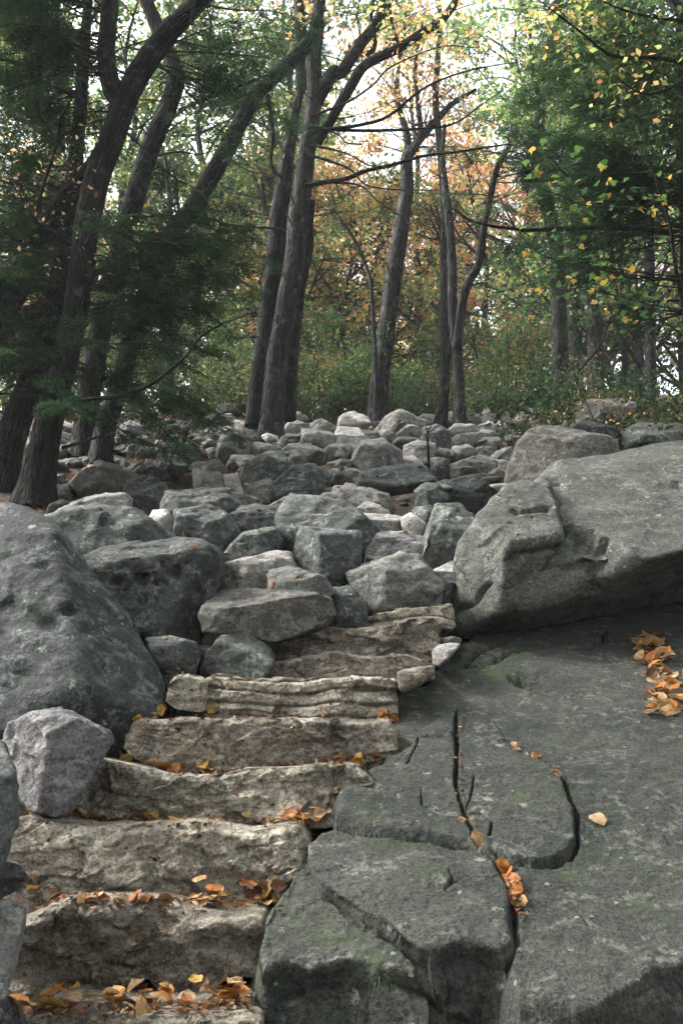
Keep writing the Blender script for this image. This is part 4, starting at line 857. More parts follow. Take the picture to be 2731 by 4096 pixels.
def twigs_from(g, rs, line, count, ln, r, up=0.35, sub=3, ends=None, tmin=0.25, droop=0.02, lim=None, sides=5):
    for _ in range(count):
        t = rs.uniform(tmin, 1.0); i = int(t*(len(line)-1)); p = line[i]
        d = rand_dir(rs, up)
        if lim is not None: d = d+lim; d /= np.linalg.norm(d)
        L = ln*rs.uniform(0.5, 1.15)*(1.15-0.5*t); rr = r*rs.uniform(0.6, 1.1)
        w = wiggle(rs, p, d, L, 6, 0.28, droop); c, _r = tube(g, w, rr, rr*0.25, sides, step=L/8)
        for _k in range(sub):
            j = rs.randint(2, len(c)); d2 = rand_dir(rs, 0.25)+0.9*(c[min(j, len(c)-1)]-c[j-1])/np.linalg.norm(c[min(j, len(c)-1)]-c[j-1]+1e-6)
            w2 = wiggle(rs, c[j], d2/np.linalg.norm(d2), L*rs.uniform(.3, .6), 5, 0.3, droop)
            c2, _r = tube(g, w2, rr*0.45, rr*0.15, 4, step=L/9)
            if ends is not None: ends.extend(c2[2:])
        if ends is not None: ends.extend(c[3:])

def pick(rs, pal, n):
    w = np.array([x[3] for x in pal], float); k = rs.choice(len(pal), n, p=w/w.sum()); c = np.array([x[:3] for x in pal])[k]
    return np.clip(c*rs.uniform(0.65, 1.3, (n, 1))*rs.uniform(0.92, 1.08, (n, 3)), 0, 0.9)
def leaf_quads(g, rs, cen, size, pal, flat=0.6, aspect=0.62):
    """folded four-cornered leaves at the given centres"""
    n = len(cen); nz = rs.normal(size=(n, 3)); nz[:, 2] += flat*2*np.sign(rs.uniform(-.2, 1, n)); nz /= np.linalg.norm(nz, axis=1)[:, None]
    a = np.cross(nz, rs.normal(size=(n, 3))); a /= np.linalg.norm(a, axis=1)[:, None]+1e-9; b = np.cross(nz, a)
    s = (size*rs.uniform(0.55, 1.35, n))[:, None]
    mid = cen+nz*s*0.06
    v = np.stack([cen-a*s*0.5, mid+b*s*aspect*0.5-a*s*0.08, cen+a*s*0.5-nz*s*0.1, mid-b*s*aspect*0.5-a*s*0.08], 1).reshape(-1, 3)
    f = np.arange(4*n).reshape(n, 4)
    g.add(v, f, np.repeat(pick(rs, pal, n), 4, 0))
def clump(rs, c, r, n, squash=0.7):
    d = rs.normal(size=(n, 3)); d /= np.linalg.norm(d, axis=1)[:, None]
    return np.asarray(c)+d*(rs.uniform(0, 1, (n, 1))**0.5)*np.asarray(r)*np.array([1, 1, squash])

G1, G2, YG, YE, OR, RD, TN, BR = ((0.07, 0.135, 0.045), (0.14, 0.23, 0.08), (0.38, 0.44, 0.14), (0.68, 0.56, 0.20), (0.76, 0.42, 0.17), (0.66, 0.26, 0.13), (0.62, 0.46, 0.27), (0.16, 0.095, 0.05))
def pal(**k): 
    m = dict(g1=G1, g2=G2, yg=YG, ye=YE, o=OR, r=RD, t=TN, b=BR); return [(*m[a], w) for a, w in k.items()]
PAL = {'green': pal(g1=4, g2=5, yg=2, ye=.5), 'yellowgreen': pal(g2=7, yg=4, ye=.7, o=1.0, g1=2), 'yellow': pal(yg=3.5, ye=2, o=3.5, g2=2.5),
       'orange': pal(o=6, ye=1.5, t=2, yg=1.4, g2=.8), 'red': pal(r=3, o=5, t=2, ye=1), 'tan': pal(t=4, o=3, b=2, yg=1.5), 'dark': pal(g1=7, g2=2), 'brown': pal(b=6, t=1, o=.6)}

# --- far woodland: a few trees built once, then copied
def far_tree(seed, H, zc, rx, palette, nleaf, leaf, nclump=34, trunk_r=0.17):
    rs = np.random.RandomState(seed); r = root('forest_tree', (0, 0, 0), 'x', 'tree')
    path = np.array([(0.25*np.sin(1.3*z+seed)*z/H, 0.25*np.cos(1.1*z+2*seed)*z/H, z) for z in np.linspace(-0.6, H*0.93, 8)])
    g = Geo(); c, _ = tube(g, path, trunk_r*1.1, 0.03, 10, step=0.5, flare=0.4, lump=0.5)
    put(g, 'trunk', M['bark_grey'] if seed % 2 else M['bark'], r)
    g = Geo(); lg = Geo(); cents = []
    for i in range(nclump):
        z = rs.uniform(zc, H); rr = rx*math.sqrt(max(0.06, 1-((z-(zc+H)/2)/((H-zc)/2))**2))
        a = rs.uniform(0, 6.28); q = rr*rs.uniform(0.25, 1)**0.6; cents.append(np.array([q*math.cos(a), q*math.sin(a), z]))
    for i, ce in enumerate(cents):
        hz = max(0.8, ce[2]-rs.uniform(0.6, 2.2)); st = c[min(len(c)-1, int(np.searchsorted(c[:, 2], hz)))]
        mid = (st+ce)/2+rs.normal(size=3)*0.15; tube(g, [st, mid, ce], 0.045, 0.012, 5, step=0.5)
        for _ in range(3): tube(g, wiggle(rs, mid+(ce-mid)*rs.uniform(0, 1), rand_dir(rs, .2), rs.uniform(.6, 1.2), 4), 0.014, 0.005, 4, step=0.3)
        rc = rs.uniform(0.55, 1.15)*rx/3
        leaf_quads(lg, rs, clump(rs, ce, rc, int(nleaf/nclump), 0.6), leaf, palette)
    put(g, 'branches', M['twig'], r, 'stuff'); put(lg, 'crown', M['leaf'], r, 'stuff')
    return r
def dup(r, label, group, loc, rz, sc):
    o = r.copy(); COL.objects.link(o); o.location = loc; o.rotation_euler = (0, 0, rz); o.scale = sc; o['label'] = label; o['group'] = group
    for ch in r.children:
        c = ch.copy(); COL.objects.link(c); c.parent = o
    return o
FAR = {}
for i, (k, p) in enumerate((('green', 'green'), ('yellowgreen', 'yellowgreen'), ('orange', 'orange'), ('tan', 'tan'))):
    FAR['tall_'+k] = far_tree(101+i, 16.5, 6.0, 3.1, PAL[p], 7500, 0.17)
for i, (k, p) in enumerate((('green', 'green'), ('yellowgreen', 'yellowgreen'), ('yellow', 'yellow'), ('orange', 'orange'), ('red', 'red'), ('tan', 'tan'))):
    FAR['low_'+k] = far_tree(201+i, 8.0, 1.3, 2.5, PAL[p], 4300, 0.135, 34, 0.09)
FARP = [
 ('tall_green', -150, 30, 'tall green tree filling the upper left behind the big trunks'), ('tall_tan', 60, 36, 'tall thin rusty-leaved tree at the far left'),
 ('tall_yellowgreen', 330, 33, 'tall yellow-green tree behind the left trunks'), ('tall_green', 760, 27, 'tall green tree right of the left trunks'), ('tall_green', 980, 34, 'tall green tree just left of the twin trunk'),
 ('tall_yellowgreen', 900, 40, 'distant yellow-green tree left of the twin trunk'), ('tall_orange', 1230, 36, 'tall orange-leaved tree behind the twin trunk'),
 ('tall_orange', 1560, 44, 'distant sparse orange tree between the twin trunk and the centre-right tree'), ('tall_tan', 1690, 30, 'tall rusty tree behind the centre-right tree'),
 ('tall_green', 2180, 30, 'tall green tree behind the dark right-hand tree'), ('tall_yellowgreen', 2330, 36, 'tall yellow-green tree right of the dark right-hand tree'),
 ('tall_green', 2580, 27, 'tall green tree at the upper right'), ('tall_yellowgreen', 2820, 31, 'tall yellowing tree at the right edge'),
 ('tall_green', 1120, 26, 'tall green tree rising behind the twin trunk'), ('tall_green', 520, 38, 'tall green tree far behind the left trunks'), ('tall_yellowgreen', 1420, 52, 'very distant yellow-green tree in the middle gap'), ('tall_green', 1960, 44, 'distant green tree right of the slim trunks'), ('tall_yellowgreen', 1800, 60, 'very distant pale tree behind the slim trunks'),
 ('tall_green', 130, 24, 'nearest tall green tree at the upper left'), ('tall_green', 430, 25, 'tall green tree between the left trunks'), ('low_green', 2780, 22, 'low green tree closing the right edge'), ('low_green', 2600, 19.5, 'low green tree behind the right-hand brush'), ('low_green', 2400, 21, 'low green tree behind the right-hand grey trunks'),
 ('low_tan', -20, 24, 'low rusty tree at the left edge behind the trunks'), ('low_green', 260, 27, 'low green tree behind the leftmost trunks'), ('low_orange', 420, 32, 'low orange tree glimpsed between the left trunks'),
 ('low_yellowgreen', 640, 25, 'low yellow-green tree left of the twin trunk'), ('low_yellow', 860, 29, 'low yellow tree close left of the twin trunk'), ('low_yellowgreen', 1020, 24, 'low yellow-green tree directly behind the twin trunk'),
 ('low_orange', 1290, 27, 'glowing orange tree right of the twin trunk'), ('low_yellow', 1440, 33, 'pale yellow tree left of the centre-right tree'), ('low_yellowgreen', 1560, 25, 'light green tree behind the centre-right trunk'),
 ('low_yellow', 1720, 28, 'yellow tree between the centre-right trunk and the slim trunks'), ('low_yellowgreen', 1880, 31, 'light green tree behind the slim trunks'), ('low_red', 1960, 25, 'red-orange tree left of the dark right-hand tree'),
 ('low_orange', 2120, 33, 'orange tree behind the dark right-hand tree'), ('low_yellowgreen', 2300, 29, 'light green tree right of the dark right-hand tree'), ('low_green', 2480, 24, 'low green tree at the right'), ('low_red', 2640, 32, 'red tree glimpsed at the right edge'),
 ('low_orange', 1390, 23.5, 'bright orange tree nearest the crest, between the twin trunk and the centre-right tree'), ('low_red', 1290, 35, 'reddish tree peeping out right of the twin trunk'), ('low_orange', 1640, 36, 'orange tree far behind the centre-right trunk'), ('low_orange', 180, 30, 'orange tree far behind the leftmost trunks'), ('tall_orange', 1110, 33, 'tall orange-red tree whose top shows left of the twin trunk'),
 ('low_orange', 1480, 46, 'far orange tree near the middle'), ('low_yellow', 1050, 48, 'far yellow tree behind the twin trunk'), ('low_orange', 700, 46, 'far orange tree left of the middle'), ('low_red', 1800, 48, 'far red tree right of the middle'), ('low_yellow', 2050, 50, 'far yellow tree at the right'), ('low_green', 300, 50, 'far green tree at the left'), ('low_tan', 2500, 50, 'far rusty tree at the right'), ('low_yellowgreen', 1180, 24, 'light green tree peeping out right behind the twin trunk'), ('low_yellow', 1500, 24.5, 'yellow-green tree left of the centre-right trunk, near the crest'), ('low_yellowgreen', 1780, 24, 'yellow-green tree between the slim trunks, near the crest'),
]
seen = {}
for kind, sx, dep, lab in FARP:
    x = (sx-1365.5)/F*dep*1.02; loc = (x, dep, float(ground_z(np.array([x]), np.array([float(dep)]))[0])-0.05); rz = RS.uniform(0, 6.28); k = RS.uniform(0.9, 1.12)
    grp = 'autumn trees beyond the crest'
    if kind in seen: dup(FAR[kind], lab, grp, loc, rz, (k, k, k*RS.uniform(.95, 1.1)))
    else:
        o = FAR[kind]; seen[kind] = 1; o.location = loc; o.rotation_euler = (0, 0, rz); o.scale = (k, k, k); o['label'] = lab; o['group'] = grp
for kind, x, y, lab in (('tall_green', -6.2, 1.5, 'unseen tall green tree added beyond the left edge to shade the steps'), ('tall_green', 6.4, 0.5, 'unseen tall green tree added beyond the right edge to shade the slab'), ('tall_yellowgreen', -2.5, -3.5, 'unseen tall yellow-green tree added for shade behind the viewer, left of the stair foot'),
                        ('tall_green', 3.4, -4.0, 'unseen tall green tree added for shade behind the viewer, right of the stair foot'), ('tall_green', -7.6, 7.5, 'tall green tree added for shade left of the great left boulder, out of view'), ('tall_yellowgreen', 7.6, 7.0, 'tall yellow-green tree added for shade right of the great leaning boulder, out of view'),
                        ('tall_green', 4.4, 3.2, 'tall green tree added to shade the slab from above, out of view'), ('tall_yellowgreen', 0.6, -1.6, 'unseen tall yellow-green tree added for shade just behind the viewer'),
                        ('tall_tan', 0.4, -8.0, 'unseen rusty tree added for shade down the path behind the viewer'), ('tall_green', 9.0, 13.0, 'unseen tall green tree added for shade on the slope beyond the right edge'), ('tall_green', -9.0, 14.0, 'unseen tall green tree added for shade on the slope beyond the left edge')):
    dup(FAR[kind], lab, 'unseen trees added around the stair for shade', (x, y, float(ground_z(np.array([x]), np.array([y]))[0])-.05), RS.uniform(0, 6.28), (1.25, 1.25, 0.95))  # out of view; added as overhead canopy to keep light off the foreground
# --- shrubs along the crest
def shrub(seed, h, w, palette, n, leaf, brown=False):
    rs = np.random.RandomState(seed); r = root('shrub', (0, 0, 0), 'x', 'shrub'); g = Geo(); ends = []
    for _ in range(9):
        d = rand_dir(rs, 1.3); st = wiggle(rs, np.array([rs.normal()*.12*w, rs.normal()*.12*w, -0.25]), d, h*rs.uniform(.7, 1.05), 7, .25); c, _r = tube(g, st, 0.016, 0.005, 5, step=.15)
        twigs_from(g, rs, c, 5, h*0.4, 0.007, .5, 2, ends, .2)
    put(g, 'stems', M['twig'], r, 'stuff'); lg = Geo(); e = np.array(ends); e = e[rs.randint(0, len(e), n)]+rs.normal(size=(n, 3))*np.array([.10, .10, .07])*h*.6
    leaf_quads(lg, rs, e, leaf, palette, .5); put(lg, 'foliage', M['leaf'], r, 'stuff'); return r
SH = [shrub(301, 2.3, 1.6, [(.03, .065, .022, 6), (.06, .11, .035, 4), (.15, .18, .05, .5)], 5200, 0.055), shrub(302, 2.0, 1.6, [(.03, .065, .022, 5), (.07, .12, .04, 5), (.18, .20, .06, .8)], 5000, 0.05), shrub(303, 1.7, 1.5, [(.05, .09, .03, 4), (.12, .15, .05, 3), (.25, .22, .07, 1.5), (.2, .12, .06, .8)], 3000, 0.05), shrub(304, 1.6, 1.8, PAL['brown']+PAL['dark'][:1], 2600, 0.045), shrub(305, 2.0, 1.8, [(.022, .048, .02, 5), (.04, .075, .03, 3), (.12, .10, .04, .4)], 4200, 0.075)]
SHP = [(0, 1190, 17.5, 'dark green shrub hugging the right of the twin trunk'), (1, 1290, 18.6, 'broad green shrub right of the twin trunk'), (0, 1400, 17.8, 'tall green shrub midway to the centre-right tree'), (1, 1480, 19.5, 'green shrub left of the centre-right trunk'),
       (0, 1610, 18.6, 'bright green shrub behind the centre-right trunk'), (1, 1700, 19.5, 'green shrub left of the slim trunks'), (2, 1790, 20, 'yellowish shrub between the slim trunks'), (0, 1900, 18.6, 'green shrub right of the slim trunks'), (2, 1990, 17.8, 'twiggy yellow-green shrub on the crest'), (1, 2090, 19, 'green shrub left of the dark right-hand tree'), (2, 2160, 17.5, 'thin yellow-green shrub beside the dark right-hand tree'),
       (2, 960, 17.5, 'yellow-green shrub left of the twin trunk'), (1, 860, 19, 'dim green shrub left of the twin trunk'), (2, 760, 18, 'dim yellowish shrub behind the hemlock sprays'), (0, 640, 19, 'dark shrub behind the left trunks'),(1, 480, 18, 'dark shrub between the left trunks'), (0, 300, 17, 'dark shrub at the far left'), (1, 120, 17, 'dark shrub by the left edge'),
       (4, 2420, 15.5, 'dark glossy shrub right of the dark right-hand tree'), (4, 2480, 13.0, 'dark glossy shrub above the cracked outcrop'), (4, 2640, 12.0, 'dark glossy shrub at the right edge'), (3, 2480, 11.0, 'brown withered brush right of the cracked outcrop'), (3, 2620, 10.2, 'brown withered brush at the right edge'), (3, 2300, 13.5, 'brown brush behind the cracked outcrop'), (3, 2560, 8.8, 'twiggy brown brush behind the great leaning boulder'), (4, 2720, 9.8, 'shaded dark shrub low at the right edge')]
used = set()
for k, sx, dep, lab in SHP:
    x = (sx-1365.5)/F*dep*1.0; loc = (x, dep, float(ground_z(np.array([x]), np.array([float(dep)]))[0])); s_ = RS.uniform(.7, 1.3); rz = RS.uniform(0, 6.28); gp = 'shrubs along the crest'
    if k in used: dup(SH[k], lab, gp, loc, rz, (s_, s_, s_))
    else: used.add(k); o = SH[k]; o.location = loc; o.rotation_euler = (0, 0, rz); o['label'] = lab; o['group'] = gp

# --- hemlock sprays
def spray_template(seed, L=0.42):
    rs = np.random.RandomState(seed); T = []
    def needles(p0, p1, n, sz):
        d = (p1-p0)/np.linalg.norm(p1-p0); s = np.array([-d[1], d[0], 0])
        for i in range(n):
            p = p0+(p1-p0)*(i+rs.uniform())/n
            for sg in (-1, 1):
                a = s*sg*rs.uniform(.8, 1.1)+d*0.45+np.array([0, 0, rs.normal()*.25]); a /= np.linalg.norm(a); z = sz*rs.uniform(.7, 1.15)
                T.append((p-d*0.006, p+d*0.006, p+a*z))
    X = np.array([1.0, 0, 0])
    needles(np.zeros(3), X*L, 14, 0.026)
    for i in range(11):
        t = 0.06+0.88*i/11
        for sg in (-1, 1):
            if rs.uniform() < 0.12: continue
            l = (0.20*(1-t)+0.03)*rs.uniform(.7, 1.15); an = sg*rs.uniform(.75, 1.05)
            p0 = X*L*t; p1 = p0+np.array([math.cos(an), math.sin(an), rs.uniform(-.25, .05)])*l
            needles(p0, p1, max(3, int(l/0.019)), 0.025)
    return np.array(T)                       # (N,3,3)
SPR = [spray_template(s) for s in (1, 2, 3)]
NP = [(0.026, 0.056, 0.028, 4), (0.045, 0.090, 0.040, 4), (0.075, 0.125, 0.055, 1.5)]
def bough(tg, ng, rs, p, d, L, r=0.012, droop=0.05, dens=1.0):
    w = wiggle(rs, p, d, L, 8, 0.16, droop); c, _r = tube(tg, w, r, r*.2, 5, step=.10)
    n = int(L*10*dens)
    for i in range(n):
        t = rs.uniform(0.18, 1)**0.8; j = min(len(c)-2, int(t*(len(c)-1))); ax = c[j+1]-c[j]; ax /= np.linalg.norm(ax)
        sd_ = np.cross(ax, [0, 0, 1.0]); sd_ /= np.linalg.norm(sd_)+1e-9; sg = rs.choice([-1, 1])
        X = ax*rs.uniform(.3, 1.0)+sd_*sg*rs.uniform(.5, 1.0)+np.array([0, 0, rs.uniform(-.45, .02)]); X /= np.linalg.norm(X)
        Z = np.array([0, 0, 1.0])+rs.normal(size=3)*.25; Y = np.cross(Z, X); Y /= np.linalg.norm(Y); Z = np.cross(X, Y)
        Rm = np.stack([X, Y, Z]); T = SPR[rs.randint(3)]*rs.uniform(.7, 1.2)*(1.15-.4*t)
        V = T.reshape(-1, 3) @ Rm + c[j]; m = len(V)
        ng.add(V, np.arange(m).reshape(-1, 3), np.repeat(pick(rs, NP, 1), m, 0)*np.repeat(rs.uniform(.75, 1.3, (m//3, 1)), 3, 0))
# ------------------------------------------------------------------ the nearer trees, traced
def tree(name, label, stems, twig=(20, 0.8, 0.012), cat='tree', sides=22, clumps=(), leaf=0.09, limbs=(), boughs=(), up=.35, seed=1, lim=None, group=None, crown_over=None):
    rs = np.random.RandomState(seed); lines = []
    r = None; tg = Geo(); ng = Geo(); ends = []
    for i, st in enumerate(stems):
        fr, pts, y0, y1, w, mat = st if len(st) == 6 else (st[0], None, *st[1:])
        q, ww = traced(fr, pts, y0, y1, w)
        if i == 0:
            gzv = float(ground_z(q[:1, 0], q[:1, 1])[0]); q[0, 2] = min(q[0, 2], gzv-0.05)
            r = root(name, q[0], label, cat, group)
        g = Geo(); c, _r = tube(g, q, 0, 0, sides if ww[0] > 0.05 else 10, step=max(0.05, ww.mean()*0.35), radii=ww, flare=0.45 if i == 0 else 0, lump=1.0 if ww[0] > 0.05 else .5, seed=seed+i)
        put(g, 'trunk' if i == 0 else 'stem', M[mat], r); lines.append(c)
    for fr, pts, y0, y1, w in limbs:
        q, ww = traced(fr, pts, y0, y1, w); g = Geo(); c, _r = tube(g, q, 0, 0, 9, step=0.12, radii=ww, lump=.6, seed=seed)
        put(g, 'branch', M['bark_black'] if w[0] > 14 else M['twig'], r); lines.append(c)
        if twig[0]: twigs_from(tg, rs, c, max(3, twig[0]//6), twig[1]*.7, twig[2]*.6, .3, 3, ends, .15)
    for c in lines[:len(stems)]:
        if twig[0]: twigs_from(tg, rs, c, twig[0], twig[1], twig[2], up, 4, ends, .12, lim=lim)
    for li, t, d, L, dens in boughs:
        c = lines[li]; p = c[int(t*(len(c)-1))]; bough(tg, ng, rs, p, np.array(d, float)/np.linalg.norm(d), L, 0.013, 0.035, dens)
    if tg.n: put(tg, 'twigs', M['twig'], r, 'stuff')
    lg = Geo()
    for sx, sy, dep, rad, n, pl in clumps:
        leaf_quads(lg, rs, clump(rs, P(np.array([sx, sy], float), dep), rad, n), leaf, PAL[pl])
    if lg.n: put(lg, 'crown', M['leaf'], r, 'stuff')
    if ng.n: put(ng, 'foliage', M['needle'], r, 'stuff')
    return r, lines
PAL['dull'] = [(.04, .08, .028, 6), (.075, .125, .04, 4), (.20, .22, .06, .8), (.4, .28, .06, .2)]; PAL['dark'] = [(.03, .06, .024, 6), (.055, .095, .035, 3)]
rb = np.random.RandomState(77)
def fan(line, n, t0, t1, dirs, L, dens):
    """boughs spread along one stem; dirs = list of candidate directions"""
    out = []
    for i in range(n):
        d = np.array(dirs[rb.randint(len(dirs))], float)+rb.normal(size=3)*.28; out.append((line, rb.uniform(t0, t1), d, L*rb.uniform(.65, 1.2), dens))
    return out
# left group
tree('hemlock_tree', 'thick rough-barked hemlock at left forking into two leaders', [
    ([('T3', [(160, 1110), (185, 950), (215, 800), (260, 620), (330, 330), (365, 120)]), ('T1', [(395, 1000), (435, 800), (510, 600), (565, 440), (650, 285), (750, 150), (870, 30), (960, -60)])], 9.7, 9.7, [138, 120, 104, 106, 110, 106, 102, 94, 70], 'bark'),
    ('T1', [(560, 480), (500, 390), (478, 230), (490, 60), (500, -100)], 9.7, 9.8, [90, 80, 75], 'bark')],
    twig=(16, .9, .010), boughs=fan(0, 56, .19, .45, [(1, -.45, .0), (1, .1, .12), (1, .5, .05), (-.8, -.3, .1), (-.9, .5, .05), (.5, -1, -.05)], 1.9, 1.2)+fan(0, 16, .6, .95, [(-1, .4, .2), (.8, .4, .3), (1, .3, .25)], 1.6, .9)+fan(1, 28, .3, 1, [(-1, -.2, .1), (-.9, -.6, .15)], 1.8, .9), seed=2,
    limbs=[('T3', [(280, 672), (420, 668), (560, 648), (680, 600), (760, 540), (830, 480), (900, 390), (1000, 330), (1150, 275)], 8.8, 8.3, [22, 18, 12, 5])])
tree('hemlock_tree', 'straight dark hemlock just right of the forking one', [
    ([('T3', [(385, 850), (400, 650), (440, 420), (480, 220), (520, 60)]), ('T1', [(555, 1040), (600, 900), (680, 650), (745, 500), (788, 360), (765, 260), (700, 110), (640, -40)])], 12.6, 12.6, [100, 90, 88, 88, 86, 82, 70, 60], 'bark')],
    twig=(18, 1.0, .012), boughs=fan(0, 22, .15, .5, [(1, .2, .05), (1, .1, .1), (-1, -.3, .1)], 1.7, .8)+fan(0, 8, .55, 1, [(1, .3, .1), (1, .4, .2), (.8, -.2, .1)], 2.1, .9), seed=3,
    limbs=[('T1', [(800, 495), (930, 440), (1000, 415), (1120, 365), (1240, 320), (1300, 290)], 12.5, 12.2, [16, 13, 8]), ('T1', [(760, 540), (860, 470), (1000, 425), (1110, 440)], 12.5, 12.0, [12, 8, 4]), ('T1', [(690, 700), (800, 680), (900, 690), (1050, 640)], 12.5, 12.0, [10, 7, 3])])
tree('leaning_tree', 'dark tree leaning far right across the gap to the twin trunk', [
    ([('T3', [(450, 950), (480, 780), (530, 620), (600, 380), (680, 130)]), ('T1', [(740, 1080), (850, 950), (1000, 700), (1080, 540), (1135, 440), (1200, 370), (1300, 280), (1390, 180), (1420, 90), (1440, -40)])], 11.9, 12.8, [85, 80, 80, 78, 75, 62, 60, 62, 50], 'bark_black')],
    twig=(10, .8, .010), seed=4, limbs=[('T1', [(1200, 430), (1225, 600), (1215, 740), (1280, 820), (1320, 920)], 12.6, 12.4, [20, 16, 8]), ('T1', [(930, 975), (1040, 1010), (1200, 1020), (1285, 1030)], 12.2, 13.0, [14, 11, 8]), ('T1', [(1010, 690), (1100, 760), (1200, 780)], 12.4, 12.4, [8, 5, 3])])
tree('leaning_tree', 'dark trunk leaning in from the left edge', [
    ([('T3', [(-120, 760), (-60, 520), (10, 330), (80, 160), (140, 20)]), ('T1', [(200, 1040), (290, 900), (390, 790), (480, 660), (540, 520)])], 10.4, 9.9, [110, 100, 95, 90, 80], 'bark')],
    twig=(44, 1.3, .010), seed=5, leaf=.05, clumps=[(150, 900, 9.6, .8, 90, 'tan'), (60, 650, 9.8, .8, 110, 'tan'), (420, 980, 9.2, .7, 26, 'yellow'), (300, 700, 9.6, .7, 60, 'tan')], limbs=[('T1', [(170, 1000), (190, 850), (240, 700), (280, 520), (330, 430)], 9.8, 9.4, [20, 14, 7])])
tree('hemlock_tree', 'leftmost hemlock trunk, half out of the picture', [
    ([('T3', [(0, 1060), (35, 900), (85, 740), (140, 600), (190, 450), (240, 250), (280, 60)]), ('T1', [(300, 1000), (330, 800), (360, 500), (380, 200), (400, -50)])], 10.3, 10.6, [125, 110, 100, 80, 60, 40], 'bark')],
    twig=(60, 1.2, .010), boughs=fan(0, 24, .26, .5, [(-1, -.3, .05), (-1, .6, .05), (.9, -.5, .05)], 1.5, .9)+fan(0, 50, .5, 1, [(-1, .3, .1), (-.8, -.3, .2), (-1, .6, .1)], 1.7, .8), seed=6)
# the twin trunk
tree('twin_trunk_tree', 'tall tree with two joined trunks rising from the rubble crest at centre', [
    ([('T3', [(1208, 850), (1222, 700), (1245, 480), (1285, 250), (1322, 20)]), ('T1', [(1338, 960), (1355, 840), (1385, 620), (1410, 420), (1405, 250), (1420, 100), (1400, -80)])], 14.3, 14.3, [100, 92, 90, 86, 78, 70, 66, 62], 'bark_grey'),
    ([('T3', [(1140, 790), (1160, 600), (1185, 420), (1210, 200), (1236, 20)]), ('T1', [(1245, 980), (1265, 850), (1285, 720), (1312, 550), (1350, 400), (1395, 290)])], 14.6, 14.7, [84, 80, 80, 76, 64, 40, 34], 'bark_black'),
    ([('T3', [(1290, 760), (1300, 500), (1335, 200), (1375, 0)]), ('T1', [(1385, 990), (1400, 900)])], 14.9, 14.9, [70, 60, 50, 25], 'bark'),
    ([('T1', [(1350, 400), (1345, 200), (1345, 60), (1330, -80)])], 14.7, 14.7, [50, 55, 50], 'bark'),
    ([('T1', [(1410, 470), (1490, 330)]), ('T2', [(40, 320), (130, 190), (210, 80), (250, -60)])], 14.3, 13.8, [60, 52, 46], 'bark_black'),
    ([('T1', [(1420, 640), (1480, 540)]), ('T2', [(0, 520), (60, 420), (130, 305), (210, 255), (300, 212), (400, 145), (480, 95), (540, 20), (570, -40)])], 14.2, 13.2, [45, 46, 44, 40, 34], 'bark_black')],
    twig=(14, 1.3, .014), seed=7, leaf=.10,
    limbs=[('T2', [(-105, 600), (-20, 580), (120, 560), (250, 520), (400, 400), (560, 330), (740, 290), (830, 280)], 14.0, 12.6, [20, 15, 9, 4]), ('T2', [(-105, 570), (-20, 580), (200, 585), (450, 572), (560, 545), (650, 480), (760, 400)], 14.0, 13.0, [18, 14, 9, 4]),
           ('T2', [(-130, 835), (-30, 815), (60, 800), (150, 765), (280, 735), (400, 700), (560, 680), (720, 655), (800, 645)], 13.9, 13.0, [24, 18, 13, 6]), ('T2', [(-115, 690), (-20, 720), (80, 760), (150, 830), (300, 850), (480, 852)], 13.9, 13.3, [14, 9, 4]), ('T2', [(-110, 650), (0, 670), (90, 700), (160, 740), (260, 750)], 13.9, 13.5, [12, 8, 4]),
           ('T2', [(-30, 815), (120, 830), (200, 900), (290, 960), (360, 1020)], 13.9, 13.4, [10, 6, 3]), ('T2', [(-105, 560), (20, 600), (60, 640), (130, 645)], 14.0, 13.7, [10, 8, 7]), ('T2', [(-100, 520), (60, 460), (180, 380), (260, 300), (480, 210), (640, 215)], 14.0, 12.8, [12, 9, 4]), ('T2', [(150, 250), (190, 200), (170, 90), (185, -30)], 13.9, 13.6, [22, 20, 16]), ('T2', [(300, 212), (270, 130), (250, 0)], 13.7, 13.5, [20, 16, 12])],
    clumps=[(1700, 60, 13, .9, 260, 'yellow'), (1500, 100, 14, .8, 160, 'green'), (1250, 30, 14, .8, 160, 'orange'), (1850, 130, 13, .7, 150, 'yellow')])
tree('forest_tree', 'grey-barked tree with a forked crown, centre right behind the crest', [
    ([('T4', [(195, 760), (205, 640), (222, 480), (252, 260), (286, 20)]), ('T2', [(302, 1040), (318, 930), (332, 850), (330, 720), (345, 680), (440, 565), (530, 470), (640, 400)])], 17.2, 17.0, [82, 76, 72, 68, 60, 55, 42, 28, 14], 'bark_grey'),
    ('T2', [(340, 700), (330, 600), (300, 500), (285, 420), (300, 250), (330, 60)], 17.1, 17.3, [36, 30, 22, 14], 'bark_grey'), ('T2', [(350, 690), (390, 600), (380, 450), (370, 300), (400, 100)], 17, 17, [30, 24, 18, 10], 'bark_grey')],
    twig=(26, 1.5, .014), seed=8, leaf=.10, clumps=[(1600, 330, 17, .8, 260, 'tan'), (1690, 250, 17, .9, 300, 'orange'), (1760, 380, 17, .7, 180, 'tan'), (1620, 180, 17.5, .8, 220, 'orange'), (1560, 440, 17, .5, 100, 'orange')], group='trees on the crest')
tree('sapling', 'thin crooked sapling beside the centre-right trunk', [([('T4', [(192, 740), (190, 520), (178, 250), (165, 120), (110, -20)]), ('T2', [(60, 1020), (0, 930)])], 16.6, 16.4, [20, 18, 16, 8], 'bark_grey')], twig=(14, .8, .008), seed=9)
